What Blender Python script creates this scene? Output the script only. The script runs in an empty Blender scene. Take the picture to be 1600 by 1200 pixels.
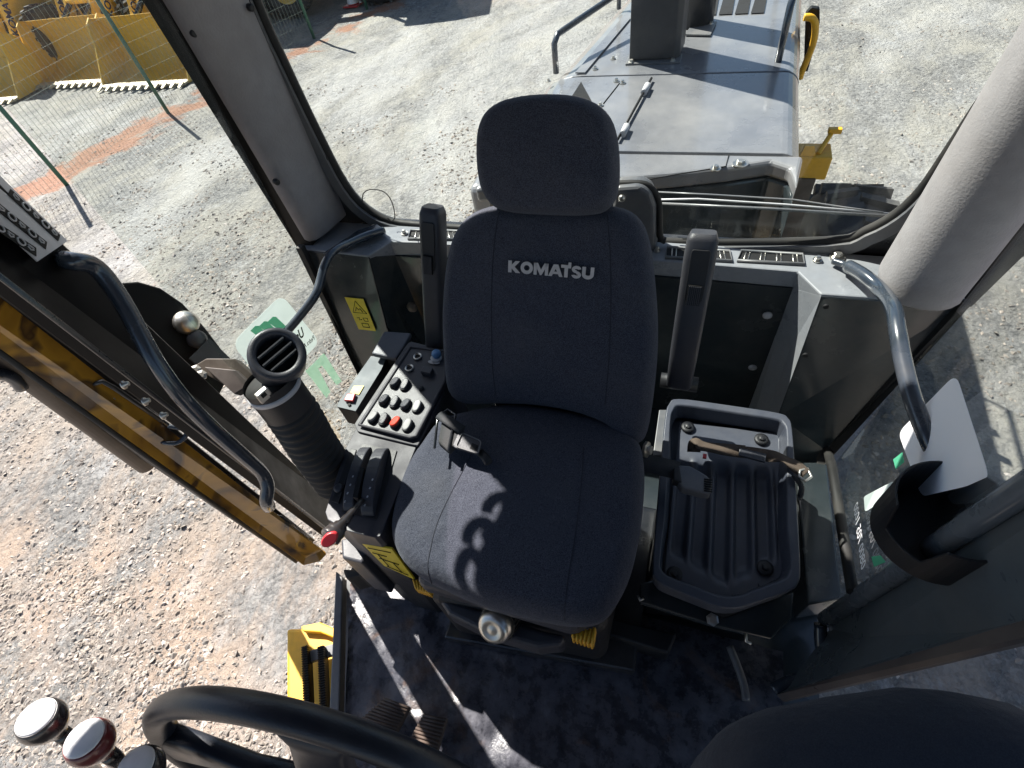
import bpy, bmesh, math, random
import numpy as np
from mathutils import Vector, Matrix, noise
random.seed(7)
S = bpy.context.scene
COL = S.collection
PI = math.pi
# ---------------------------------------------------------------- camera
F = 820.0
def _u(v): v = np.array(v, float); return v/np.linalg.norm(v)
_n = _u([146,663,F]); _X = _u([2750,408.6,-F]); _Y = _u(np.cross(_n,-_X))
if _Y[1] > 0: _Y = -_Y
_X = _u(np.cross(_Y,-_n)); _X = _X if _X[0] > 0 else -_X
RM = np.array([_X,_Y,-_n]); CAM = np.array([0,0,3.3])
cam = bpy.data.cameras.new('camera'); co = bpy.data.objects.new('camera', cam); COL.objects.link(co)
r_, u_, b_ = RM@np.array([1,0,0]), RM@np.array([0,-1,0]), RM@np.array([0,0,-1])
co.matrix_world = Matrix(((r_[0],u_[0],b_[0],0),(r_[1],u_[1],b_[1],0),(r_[2],u_[2],b_[2],3.3),(0,0,0,1)))
cam.sensor_fit = 'HORIZONTAL'; cam.sensor_width = 36; cam.lens = 36*F/1600
cam.clip_start = .02; cam.clip_end = 500
S.camera = co
# ---------------------------------------------------------------- light
SUN_E = math.radians(48); SH = _u([-.845,.535,0])
SUN = Vector((SH[0]*math.cos(SUN_E), SH[1]*math.cos(SUN_E), math.sin(SUN_E)))
w = bpy.data.worlds.new('World'); S.world = w; w.use_nodes = True
nt = w.node_tree; sk = nt.nodes.new('ShaderNodeTexSky'); sk.sky_type = 'NISHITA'; sk.sun_disc = False
sk.sun_elevation = SUN_E; sk.sun_rotation = math.atan2(SUN.x, SUN.y)
bg = nt.nodes['Background']; bg.inputs[1].default_value = .05
nt.links.new(sk.outputs[0], bg.inputs[0])
sl = bpy.data.lights.new('sun','SUN'); sl.energy = 5.0; sl.angle = math.radians(.5); sl.color = (1,.95,.88)
so = bpy.data.objects.new('sun', sl); COL.objects.link(so); so.rotation_euler = SUN.to_track_quat('Z','Y').to_euler()
S.view_settings.view_transform = 'Standard'; S.view_settings.look = 'None'
S.view_settings.exposure = 1.45; S.view_settings.gamma = 1
# ---------------------------------------------------------------- helpers
def at(px, py, x=None, y=None, z=None, d=None, P=None, N=None):
    r = RM@np.array([px-800, py-600, F])/F
    if P is not None:
        N = np.array(N, float); t = np.dot(np.array(P)-CAM, N)/np.dot(r, N)
    else:
        t = d if d is not None else ((x-CAM[0])/r[0] if x is not None else (y-CAM[1])/r[1] if y is not None else (z-CAM[2])/r[2])
    return Vector(CAM+r*t)
def ats(pts, **k): return [at(*p, **k) for p in pts]
def V(*a): return Vector(a)
def catmull(pts, n=6, closed=False):
    P = [Vector(p) for p in pts]; out = []; L = len(P)
    for i in range(L if closed else L-1):
        if closed: a, b, c, d = P[i-1], P[i], P[(i+1)%L], P[(i+2)%L]
        else: a, b, c, d = P[max(i-1,0)], P[i], P[i+1], P[min(i+2,L-1)]
        for k in range(n):
            t = k/n
            out.append(.5*((2*b)+(c-a)*t+(2*a-5*b+4*c-d)*t*t+(3*b-a-3*c+d)*t**3))
    if not closed: out.append(P[-1])
    return out
class MB:
    def __init__(s): s.v = []; s.f = []; s.sm = []
    def add(s, vs, fs, smooth=False):
        o = len(s.v); s.v += [Vector(x) for x in vs]
        s.f += [tuple(i+o for i in f) for f in fs]; s.sm += [smooth]*len(fs); return s
    def slab(s, poly, th):
        """closed polygon extruded by vector th"""
        n = len(poly); th = Vector(th)
        vs = [Vector(p) for p in poly]+[Vector(p)+th for p in poly]
        fs = [tuple(range(n)), tuple(reversed(range(n,2*n)))]+[(i,i+n,(i+1)%n+n,(i+1)%n) for i in range(n)]
        return s.add(vs, fs)
    def loft(s, rings, cap=True, smooth=False):
        n = len(rings[0]); vs = [p for r in rings for p in r]; fs = []
        for k in range(len(rings)-1):
            for i in range(n):
                j = (i+1)%n; fs.append((k*n+i,k*n+j,(k+1)*n+j,(k+1)*n+i))
        s.add(vs, fs, smooth)
        if cap:
            s.add(rings[0], [tuple(reversed(range(n)))]); s.add(rings[-1], [tuple(range(n))])
        return s
    def box(s, c, h, ax=None):
        c = Vector(c); ax = ax or (V(1,0,0),V(0,1,0),V(0,0,1))
        a, b, d = [Vector(q)*k for q, k in zip(ax, h)]
        p = [c-a-b-d, c+a-b-d, c+a+b-d, c-a+b-d, c-a-b+d, c+a-b+d, c+a+b+d, c-a+b+d]
        return s.add(p, [(3,2,1,0),(4,5,6,7),(0,1,5,4),(1,2,6,5),(2,3,7,6),(3,0,4,7)])
    def tube(s, pts, r, closed=False, n=12, spline=0, cap=True, flat=1.0, up=None):
        P = catmull(pts, spline, closed) if spline else [Vector(p) for p in pts]
        L = len(P); rings = []
        rr = r if hasattr(r, '__len__') else [r]*L
        if len(rr) != L: rr = [rr[min(int(i*len(rr)/L), len(rr)-1)] for i in range(L)]
        prev = None
        for i in range(L):
            if closed: t = (P[(i+1)%L]-P[i-1]).normalized()
            else: t = (P[min(i+1,L-1)]-P[max(i-1,0)]).normalized()
            if prev is None:
                a = Vector(up) if up is not None else (V(0,0,1) if abs(t.z) < .9 else V(1,0,0))
            else: a = prev
            a = (a-t*a.dot(t)).normalized(); prev = a; b = t.cross(a)
            rings.append([P[i]+a*math.cos(q)*rr[i]*flat+b*math.sin(q)*rr[i] for q in [2*PI*k/n for k in range(n)]])
        if closed:
            vs = [p for g in rings for p in g]; fs = []
            for k in range(L):
                m = (k+1)%L
                for i in range(n): j = (i+1)%n; fs.append((k*n+i,k*n+j,m*n+j,m*n+i))
            s.add(vs, fs, True)
        else: s.loft(rings, cap, True)
        return s
    def lathe(s, o, axis, prof, n=24, smooth=True, cap=True):
        o = Vector(o); ax = Vector(axis).normalized(); a = ax.orthogonal().normalized(); b = ax.cross(a)
        rings = [[o+ax*h+(a*math.cos(2*PI*k/n)+b*math.sin(2*PI*k/n))*r for k in range(n)] for r, h in prof]
        return s.loft(rings, cap, smooth)
    def pill(s, poly, u, vv, nrm, t, dome=.02, edge=.4, closedback=True, steps=6, sub=1):
        """cushion: closed outline (already 3D, in plane) pillowed along nrm; half thickness t"""
        P = catmull(poly, sub, True) if sub > 1 else [Vector(p) for p in poly]
        c = sum(P, V(0,0,0))/len(P); nrm = Vector(nrm).normalized(); rings = []
        def ring(sc, h): return [c+(p-c)*sc+nrm*h for p in P]
        rings.append(ring(.6,-t)); rings.append(ring(.93,-t)); rings.append(ring(.985,-t*.6)); 
        for k in range(steps+1):
            q = PI/2*k/steps; rings.append(ring(1-edge*(1-math.cos(q)), math.sin(q)*t))
        sc = 1-edge
        for k in (.8,.6,.4,.2,.05): rings.append(ring(sc*k, t+dome*(1-k*k)))
        return s.loft(rings, True, True)
def setmesh(name, m, mat, parent=None, loc=None, bevel=0, seg=2, sub=0, smooth=None, angle=35, **props):
    me = bpy.data.meshes.new(name)
    org = Vector(loc) if loc is not None else V(0,0,0)
    root = parent
    while root is not None and root.parent is not None: root = root.parent
    if root is not None: org = Vector(root.location)
    me.from_pydata([tuple(v-org) for v in m.v], [], m.f)
    me.polygons.foreach_set('use_smooth', m.sm if smooth is None else [smooth]*len(m.f))
    bm = bmesh.new(); bm.from_mesh(me); bmesh.ops.remove_doubles(bm, verts=bm.verts, dist=1e-5)
    bmesh.ops.recalc_face_normals(bm, faces=bm.faces); bm.to_mesh(me); bm.free()
    me.materials.append(mat)
    o = bpy.data.objects.new(name, me); COL.objects.link(o)
    if parent is not None: o.parent = parent
    else: o.location = org
    if bevel:
        b = o.modifiers.new('bevel','BEVEL'); b.width = bevel; b.segments = seg; b.limit_method = 'ANGLE'; b.angle_limit = math.radians(angle)
        b.harden_normals = False
    if sub:
        q = o.modifiers.new('sub','SUBSURF'); q.levels = sub; q.render_levels = sub
    for k, v in props.items(): o[k] = v
    return o
def thing(name, label, cat, loc, group=None):
    o = bpy.data.objects.new(name, None); COL.objects.link(o); o.location = loc; o.empty_display_size = .1
    o['label'] = label; o['category'] = cat
    if group: o['group'] = group
    return o
def tag(o, label, cat, group=None):
    o['label'] = label; o['category'] = cat
    if group: o['group'] = group
    return o
def copy_tree(o, parent=None):
    c = o.copy(); COL.objects.link(c)
    if parent is not None: c.parent = parent
    for ch in [x for x in bpy.data.objects if x.parent == o]: copy_tree(ch, c)
    return c
# ---------------------------------------------------------------- materials
def nodes(name):
    m = bpy.data.materials.new(name); m.use_nodes = True; t = m.node_tree
    return m, t, t.nodes, t.links, t.nodes['Principled BSDF']
def ramp(t, src, stops):
    r = t.nodes.new('ShaderNodeValToRGB'); e = r.color_ramp.elements
    while len(e) < len(stops): e.new(.5)
    for q, (p, c) in zip(e, stops):
        q.position = p; q.color = (*c,1) if len(c) == 3 else c
    t.links.new(src, r.inputs[0]); return r.outputs[0]
def noise_(t, scale, detail=4, rough=.55, coord=None, dist=0, vec=None):
    n = t.nodes.new('ShaderNodeTexNoise'); n.inputs['Scale'].default_value = scale; n.inputs['Detail'].default_value = detail
    n.inputs['Roughness'].default_value = rough; n.inputs['Distortion'].default_value = dist
    if vec is None:
        c = t.nodes.new('ShaderNodeTexCoord'); vec = c.outputs['Object']
    t.links.new(vec, n.inputs['Vector']); return n.outputs[0]
def mix(t, a, b, f, mode='MIX'):
    m = t.nodes.new('ShaderNodeMix'); m.data_type = 'RGBA'; m.blend_type = mode
    for s_, v in ((m.inputs[6], a), (m.inputs[7], b), (m.inputs[0], f)):
        if hasattr(v, 'links'): t.links.new(v, s_)
        elif isinstance(v, tuple): s_.default_value = (*v,1) if len(v) == 3 else v
        else: s_.default_value = v
    return m.outputs[2]
def bump(t, src, strength, dist=.01, prev=None):
    b = t.nodes.new('ShaderNodeBump'); b.inputs['Strength'].default_value = strength; b.inputs['Distance'].default_value = dist
    t.links.new(src, b.inputs['Height'])
    if prev: t.links.new(prev, b.inputs['Normal'])
    return b.outputs[0]
def paint(name, col, rough=.4, metal=0, dust=.25, dustcol=(.36,.32,.27), bs=.0, bscale=200, coat=0, dscale=6, spec=.5):
    """a real surface: colour with slight variation, dust film, roughness variation and a fine grain"""
    m, t, N, L, p = nodes(name)
    n1 = noise_(t, dscale, 6, .65); n2 = noise_(t, dscale*9, 3)
    f = ramp(t, n1, [(.42,(0,0,0)),(.78,(dust,)*3)])
    c1 = mix(t, tuple(x*.82 for x in col), tuple(min(1,x*1.15) for x in col), n2)
    L.new(mix(t, c1, dustcol, f), p.inputs['Base Color'])
    r = ramp(t, n1, [(.3,(rough*.8,)*3),(.75,(min(1,rough+.25),)*3)]); L.new(r, p.inputs['Roughness'])
    p.inputs['Metallic'].default_value = metal; p.inputs['Specular IOR Level'].default_value = spec
    if coat: p.inputs['Coat Weight'].default_value = coat; p.inputs['Coat Roughness'].default_value = .12
    if bs: L.new(bump(t, noise_(t, bscale, 3), bs, .002), p.inputs['Normal'])
    return m
def glass(name, tint=(1,1,1), trans=.93, rough=0, film=.03):
    m, t, N, L, p = nodes(name); N.remove(p)
    tr = N.new('ShaderNodeBsdfTransparent'); tr.inputs[0].default_value = (*[c*trans for c in tint],1)
    gl = N.new('ShaderNodeBsdfGlossy'); gl.inputs['Roughness'].default_value = rough
    df = N.new('ShaderNodeBsdfDiffuse'); df.inputs[0].default_value = (.5,.48,.44,1)
    lw = N.new('ShaderNodeLayerWeight'); lw.inputs[0].default_value = .5
    pw = N.new('ShaderNodeMath'); pw.operation = 'POWER'; L.new(lw.outputs['Facing'], pw.inputs[0]); pw.inputs[1].default_value = 4.5
    fr = N.new('ShaderNodeMath'); fr.operation = 'MULTIPLY_ADD'; L.new(pw.outputs[0], fr.inputs[0]); fr.inputs[1].default_value = .9; fr.inputs[2].default_value = .025
    m1 = N.new('ShaderNodeMixShader'); L.new(ramp(t, noise_(t, 5, 6, .7), [(.4,(0,)*3),(.8,(film*2,)*3)]), m1.inputs[0]); L.new(tr.outputs[0], m1.inputs[1]); L.new(df.outputs[0], m1.inputs[2])
    m2 = N.new('ShaderNodeMixShader'); L.new(fr.outputs[0], m2.inputs[0]); L.new(m1.outputs[0], m2.inputs[1]); L.new(gl.outputs[0], m2.inputs[2])
    L.new(m2.outputs[0], N['Material Output'].inputs[0]); return m
M = {}
M['black_panel'] = paint('black_door_panel', (.004,.004,.005), .4, dust=.02, spec=.15)
M['plastic'] = paint('black_plastic', (.012,.013,.016), .42, dust=.05, bs=.25, bscale=600)
M['plastic_grey'] = paint('charcoal_plastic', (.040,.042,.052), .36, dust=.05, bs=.3, bscale=500)
M['console'] = paint('console_plastic', (.040,.040,.05), .5, dust=.05, bs=.2, bscale=500)
M['seam'] = paint('seam_thread', (.022,.024,.036), .9, dust=0)
M['tray'] = paint('tray_plastic', (.062,.070,.092), .36, dust=.08, bs=.25, bscale=500)
M['panel'] = paint('slate_painted_steel', (.028,.036,.040), .12, dust=.12, coat=.4, dscale=4)
M['shelf'] = paint('shelf_painted_steel', (.12,.125,.135), .3, dust=.35)
M['black_metal'] = paint('black_gloss_steel', (.012,.014,.018), .2, dust=.15, coat=.5)
M['shelf_glare'] = paint('shelf_paint_with_glare', (.27,.285,.31), .25, dust=.25)  # sky glare on shelf and lit right corner put into a paler base colour
M['tube_light'] = paint('worn_slate_tube', (.13,.15,.17), .2, dust=.12, coat=.6)
M['door_panel'] = paint('slate_door_panel', (.085,.105,.118), .25, dust=.15, coat=.3)
M['rail'] = paint('rail_steel', (.03,.042,.06), .16, dust=.12, coat=.7)
M['rubber'] = paint('black_rubber', (.012,.012,.012), .65, dust=.12)
M['trim'] = paint('grey_headliner_trim', (.32,.305,.31), .8, dust=.3, dustcol=(.24,.19,.15), bs=.4, bscale=200, dscale=3)
M['hood'] = paint('hood_grey_paint', (.155,.16,.175), .2, dust=.4, dustcol=(.42,.40,.37), coat=.7, dscale=2.2)
M['stack'] = paint('stack_black_paint', (.022,.026,.033), .4, dust=.15)
M['yellow'] = paint('yellow_paint', (.78,.42,.02), .42, dust=.2, dustcol=(.45,.33,.2))
M['yellow_far'] = paint('machine_yellow', (.70,.44,.06), .5, dust=.4, dustcol=(.5,.4,.26), dscale=1.6)
M['sticker_y'] = paint('yellow_sticker', (.72,.56,.02), .35, dust=.1)
M['ink'] = paint('black_ink', (.012,.012,.012), .5, dust=0, spec=.2)
M['white_st'] = paint('white_sticker', (.78,.8,.8), .4, dust=.1)
M['navy_ink'] = paint('navy_ink', (.03,.04,.12), .5, dust=0)
M['silver'] = paint('silver_print', (.5,.5,.52), .4, dust=.1)
M['chrome'] = paint('zinc_bolt', (.62,.6,.55), .28, metal=1, dust=.1)
M['red'] = paint('red_button', (.5,.02,.03), .3, dust=.08)
M['orange_red'] = paint('red_switch', (.75,.05,.02), .3, dust=0)
M['blue'] = paint('blue_cap', (.10,.25,.5), .25, dust=.05)
M['logo'] = paint('logo_thread', (.58,.55,.53), .8, dust=0)
M['webbing'] = paint('brown_webbing', (.075,.052,.038), .85, dust=.15, bs=.6, bscale=300)
M['webbing_b'] = paint('black_webbing', (.02,.022,.026), .8, dust=.15, bs=.6, bscale=300)
M['tyre'] = paint('tyre_rubber', (.03,.03,.032), .8, dust=.6, dustcol=(.2,.19,.17), dscale=3)
M['brown'] = paint('dull_brown_metal', (.06,.045,.035), .4, dust=.3)
M['green_post'] = paint('green_post', (.03,.12,.08), .5, dust=.2)
M['wire'] = paint('galvanised_wire', (.22,.27,.23), .5, dust=.2)
M['lilac'] = paint('knob_top_print', (.88,.86,.9), .35, dust=.0)
M['maroon'] = paint('maroon_plastic', (.16,.02,.02), .25, dust=.05, coat=.6)
M['knob'] = paint('dark_knob_plastic', (.03,.025,.025), .22, dust=.05, coat=.6)
M['glass'] = glass('cab_glass', (.97,1,.99), .95)
M['glass_dark'] = glass('bronze_glass', (.55,.42,.2), .35, film=.02)
M['dark'] = paint('dark_void', (.004,.004,.005), .7, dust=0)
M['white_strip'] = paint('pale_seal', (.55,.50,.44), .6, dust=.5)
M['white_cap'] = paint('pale_switch_cap', (.28,.28,.28), .4, dust=.1)
M['shelf2'] = paint('pale_box_top', (.10,.12,.135), .55, dust=.1)
M['sticker_pale'] = paint('pale_yellow_label', (.7,.62,.2), .5, dust=.1)
M['brown2'] = paint('warm_grey_steel', (.10,.085,.08), .3, dust=.3)
M['wheel'] = paint('steering_wheel_skin', (.014,.017,.026), .32, dust=.08, bs=.15, bscale=500)
M['chrome_dull'] = paint('worn_cutting_steel', (.45,.40,.30), .45, metal=.3, dust=.3)
def gold_reflection():  # gold reflections on a dark glossy plate, painted into the base colour
    m, t, N, L, p = nodes('painted_gold_reflection')
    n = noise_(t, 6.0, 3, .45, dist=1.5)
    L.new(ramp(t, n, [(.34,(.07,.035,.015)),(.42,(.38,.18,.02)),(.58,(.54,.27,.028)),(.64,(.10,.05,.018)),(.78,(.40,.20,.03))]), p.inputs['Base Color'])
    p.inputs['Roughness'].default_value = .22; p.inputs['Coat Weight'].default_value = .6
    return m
M['gold_reflection'] = gold_reflection()
def fabric(name, a, b):
    m, t, N, L, p = nodes(name)
    n = noise_(t, 620, 2, .7); n3 = noise_(t, 1300, 1, .5); n2 = noise_(t, 5, 5, .6)
    c = mix(t, a, b, ramp(t, n, [(.35,(0,)*3),(.68,(1,)*3)]))
    c = mix(t, c, (.16,.15,.14), ramp(t, n2, [(.5,(0,)*3),(.85,(.16,)*3)]))
    L.new(c, p.inputs['Base Color']); p.inputs['Roughness'].default_value = .95
    p.inputs['Sheen Weight'].default_value = .12; p.inputs['Sheen Roughness'].default_value = .4; p.inputs['Sheen Tint'].default_value = (.6,.65,.75,1)
    b1 = bump(t, n3, .5, .0012); b1 = bump(t, n2, .6, .03, b1)
    L.new(b1, p.inputs['Normal']); return m
M['fabric'] = fabric('charcoal_seat_fabric', (.012,.015,.027), (.078,.084,.11))
M['trouser'] = fabric('navy_trouser_cloth', (.018,.022,.034), (.03,.036,.05))
def mat_floor():
    m, t, N, L, p = nodes('floor_mat_rubber')
    n1 = noise_(t, 7, 8, .68, dist=.8); n2 = noise_(t, 22, 6, .7); n3 = noise_(t, 60, 4)
    c = mix(t, (.022,.023,.030), (.105,.105,.125), ramp(t, n2, [(.36,(0,)*3),(.68,(1,)*3)]))
    c = mix(t, c, (.20,.11,.06), ramp(t, n1, [(.56,(0,)*3),(.72,(.6,)*3)]))
    c = mix(t, c, (.01,.01,.014), ramp(t, n3, [(.6,(0,)*3),(.72,(.7,)*3)]))
    L.new(c, p.inputs['Base Color'])
    L.new(ramp(t, n2, [(.3,(.16,)*3),(.7,(.42,)*3)]), p.inputs['Roughness'])
    L.new(bump(t, n2, .3, .008, bump(t, noise_(t, 3, 3, .5, dist=.6), .8, .04)), p.inputs['Normal']); return m
M['floor'] = mat_floor()
def mat_ground():
    m, t, N, L, p = nodes('crushed_stone_yard')
    tc = N.new('ShaderNodeTexCoord'); g = tc.outputs['Object']
    mp = N.new('ShaderNodeMapping'); mp.inputs['Rotation'].default_value = (0,0,math.radians(35)); mp.inputs['Scale'].default_value = (1,.55,1); L.new(g, mp.inputs[0]); gs = mp.outputs[0]
    big = noise_(t, .33, 7, .66, vec=gs, dist=.6); med = noise_(t, 1.6, 8, .72, vec=gs, dist=.4); fin = noise_(t, 14, 8, .75, vec=g)
    v = N.new('ShaderNodeTexVoronoi'); v.inputs['Scale'].default_value = 26; L.new(g, v.inputs['Vector'])
    v2 = N.new('ShaderNodeTexVoronoi'); v2.inputs['Scale'].default_value = 60; L.new(g, v2.inputs['Vector'])
    sep = N.new('ShaderNodeSeparateColor'); L.new(v.outputs['Color'], sep.inputs[0])
    sep2 = N.new('ShaderNodeSeparateColor'); L.new(v2.outputs['Color'], sep2.inputs[0])
    grey = ramp(t, sep.outputs[0], [(0,(.13,.13,.128)),(.5,(.21,.205,.20)),(1,(.36,.35,.335))])
    grey = mix(t, grey, ramp(t, sep2.outputs[0], [(0,(.10,.10,.10)),(1,(.34,.33,.31))]), .5)
    sx0 = N.new('ShaderNodeSeparateXYZ'); L.new(g, sx0.inputs[0])
    far = N.new('ShaderNodeMapRange'); L.new(sx0.outputs[1], far.inputs[0]); far.inputs[1].default_value = .2; far.inputs[2].default_value = 2.2
    dust = mix(t, mix(t, (.54,.41,.32), (.40,.30,.225), fin), mix(t, (.45,.42,.36), (.27,.26,.235), fin), far.outputs[0])
    f = ramp(t, med, [(.44,(0,)*3),(.6,(.85,)*3)]); c = mix(t, grey, dust, f)
    c = mix(t, c, (.52,.51,.50), ramp(t, big, [(.50,(0,)*3),(.62,(.5,)*3)]))
    c = mix(t, c, tuple([.5]*3), ramp(t, noise_(t, 4.2, 8, .75, vec=gs, dist=.5), [(.55,(0,)*3),(.66,(.45,)*3)]))
    c = mix(t, c, (.09,.088,.085), ramp(t, noise_(t, 2.6, 8, .8, vec=gs, dist=.8), [(.57,(0,)*3),(.70,(.6,)*3)]))
    # red clay streak running along the fence and one by the far yard
    sx = N.new('ShaderNodeSeparateXYZ'); L.new(g, sx.inputs[0])
    def lin(a, b, c0):
        q = N.new('ShaderNodeMath'); q.operation = 'MULTIPLY_ADD'; L.new(sx.outputs[0], q.inputs[0]); q.inputs[1].default_value = a; q.inputs[2].default_value = c0
        q2 = N.new('ShaderNodeMath'); q2.operation = 'MULTIPLY_ADD'; L.new(sx.outputs[1], q2.inputs[0]); q2.inputs[1].default_value = b; L.new(q.outputs[0], q2.inputs[2]); return q2.outputs[0]
    d = lin(.94,-.34,10.75)
    ab = N.new('ShaderNodeMath'); ab.operation = 'ABSOLUTE'; L.new(d, ab.inputs[0])
    ad = N.new('ShaderNodeMath'); ad.operation = 'MULTIPLY_ADD'; L.new(noise_(t, .9, 6, .7, vec=g, dist=.5), ad.inputs[0]); ad.inputs[1].default_value = -3.6; L.new(ab.outputs[0], ad.inputs[2])
    red = ramp(t, ad.outputs[0], [(0,(1,)*3),(.001,(1,)*3)])
    mr = N.new('ShaderNodeMapRange'); L.new(ad.outputs[0], mr.inputs[0]); mr.inputs[1].default_value = -1.75; mr.inputs[2].default_value = -1.45; mr.inputs[3].default_value = .75; mr.inputs[4].default_value = 0
    c = mix(t, c, mix(t, (.42,.19,.10), (.30,.13,.07), fin), mr.outputs[0])
    mr2 = N.new('ShaderNodeMapRange'); L.new(sx.outputs[1], mr2.inputs[0]); mr2.inputs[1].default_value = 11.5; mr2.inputs[2].default_value = 15; mr2.inputs[3].default_value = 0; mr2.inputs[4].default_value = 1
    mm = N.new('ShaderNodeMath'); mm.operation = 'MULTIPLY'; L.new(mr2.outputs[0], mm.inputs[0]); L.new(ramp(t, med, [(.4,(0,)*3),(.6,(.8,)*3)]), mm.inputs[1])
    c = mix(t, c, (.36,.17,.09), mm.outputs[0])
    c = mix(t, c, (.52,.51,.5), ramp(t, noise_(t, 90, 3, .7, vec=g), [(.66,(0,)*3),(.72,(.6,)*3)]))
    L.new(c, p.inputs['Base Color']); p.inputs['Roughness'].default_value = .95
    h = N.new('ShaderNodeMath'); h.operation = 'MULTIPLY_ADD'; L.new(v.outputs['Distance'], h.inputs[0]); h.inputs[1].default_value = -1; L.new(sep.outputs[1], h.inputs[2])
    medi = noise_(t, 2.2, 9, .72, vec=g)
    b1 = bump(t, h.outputs[0], .6, .026); b1 = bump(t, fin, .8, .045, b1); b1 = bump(t, medi, .7, .16, b1)
    L.new(b1, p.inputs['Normal']); return m
M['ground'] = mat_ground()
def mat_stone():
    m, t, N, L, p = nodes('loose_stone')
    g = N.new('ShaderNodeNewGeometry')
    c = ramp(t, g.outputs['Random Per Island'], [(0,(.14,.125,.115)),(.45,(.26,.235,.21)),(.8,(.37,.32,.28)),(1,(.46,.42,.39))])
    L.new(mix(t, c, (.40,.32,.24), ramp(t, noise_(t, 2.2, 4), [(.4,(0,)*3),(.7,(.4,)*3)])), p.inputs['Base Color']); p.inputs['Roughness'].default_value = .9; return m
M['stone'] = mat_stone()
# ================================================================ GROUND
def make_ground():
    m = MB(); xs = [-120,-60,-30]+[-18+.25*i for i in range(0,105)]+[12,30,60,120]
    ys = [-120,-50,-20,-8]+[-6+.25*i for i in range(0,97)]+[22,34,60,120]
    vs = []
    for y in ys:
        for x in xs:
            z = .05*noise.noise(V(x*.5,y*.5,0))+.03*noise.noise(V(x*1.6,y*1.6,3)) if abs(x) < 19 and -7 < y < 19 else 0
            vs.append((x,y,z-.03))
    nx = len(xs)
    m.add(vs, [(j*nx+i,j*nx+i+1,(j+1)*nx+i+1,(j+1)*nx+i) for j in range(len(ys)-1) for i in range(nx-1)], True)
    o = setmesh('ground', m, M['ground']); o['kind'] = 'structure'
make_ground()
def stones(name, n, region, smin, smax, seed, dens):
    rng = np.random.default_rng(seed); cnt = 0; V0 = []; F0 = []
    base = np.array([[1,0,0],[.6,.75,0],[-.5,.8,0],[-1,.1,0],[-.6,-.8,0],[.55,-.75,0],[.35,.25,1],[-.4,.1,.9],[.05,-.4,.85]])
    fs = [(0,1,6),(1,2,7,6),(2,3,7),(3,4,8,7),(4,5,8),(5,0,6,8),(6,7,8)]
    while cnt < n:
        px, py = rng.uniform(*region[0]), rng.uniform(*region[1])
        p = at(px, py, z=0)
        if p.x < -12: continue
        q = noise.noise(V(p.x*.9+seed, p.y*.9, 5))+.5*noise.noise(V(p.x*2.6, p.y*2.6, 2))
        if q < dens+rng.normal()*.12: continue
        s = smin*(smax/smin)**(rng.random()**2.2)
        a = rng.uniform(0,2*PI); c, sn = math.cos(a), math.sin(a)
        b = base*rng.uniform(.7,1.3,(9,3))*np.array([s,s*rng.uniform(.5,.9),s*rng.uniform(.25,.6)])
        tl = rng.normal()*.35; b[:,2] += b[:,0]*tl
        b = np.c_[b[:,0]*c-b[:,1]*sn, b[:,0]*sn+b[:,1]*c, b[:,2]]+np.array([p.x,p.y,.05*noise.noise(V(p.x*.5,p.y*.5,0))+.03*noise.noise(V(p.x*1.6,p.y*1.6,3))-.034])
        o = len(V0); V0 += [tuple(r) for r in b]; F0 += [tuple(i+o for i in f) for f in fs]; cnt += 1
    me = bpy.data.meshes.new(name); me.from_pydata(V0, [], F0); me.materials.append(M['stone'])
    o = bpy.data.objects.new(name, me); COL.objects.link(o); o['kind'] = 'stuff'; return o
o = stones('gravel', 26000, ((-60,620),(560,1260)), .006, .03, 3, -.12); tag(o, 'loose grey crushed stones lying over the dusty yard', 'gravel')
o = stones('gravel', 3200, ((-30,230),(620,1120)), .012, .032, 13, -.28); tag(o, 'larger flat grey stones at the far left beside the open door', 'gravel')
o = stones('gravel', 14000, ((-20,760),(130,620)), .01, .035, 5, .0); tag(o, 'scattered grey stones farther out beyond the cab glass', 'gravel')
o = stones('gravel', 6000, ((1240,1640),(0,1120)), .008, .03, 8, -.05); tag(o, 'grey stones on the right side of the machine', 'gravel')
# ================================================================ FENCE
def fence():
    P = [V(-9.15,2.6,0), V(-9.10,4.96,0), V(-9.09,7.28,0), V(-7.95,10.53,0), V(-7.43,12.0,0)]
    r = thing('fence', 'thin green posted wire mesh fence in front of the yellow loaders', 'fence', P[2])
    for p in P:
        m = MB().tube([p+V(0,0,-.05), p+V(0,0,1.9)], .032, n=8)
        m.lathe(p+V(0,0,1.9), (0,0,1), [(.036,0),(.036,.015),(.01,.03)], 8)
        setmesh('post', m, M['green_post'], r)
    m = MB()
    for a, b in zip(P[:3], P[1:4]):
        d = b-a; L = d.length; d = d/L; n = int(L/.075)
        for k in range(n):
            q = a+d*(k*L/n); m.tube([q+V(0,0,.03), q+V(0,0,1.85)], 0.003, n=3, cap=False)
        for k in range(10):
            z = .05+k*.2; m.tube([a+V(0,0,z), b+V(0,0,z)], 0.0015, n=3, cap=False)
    setmesh('wire_mesh', m, M['wire'], r)
fence()
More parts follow.
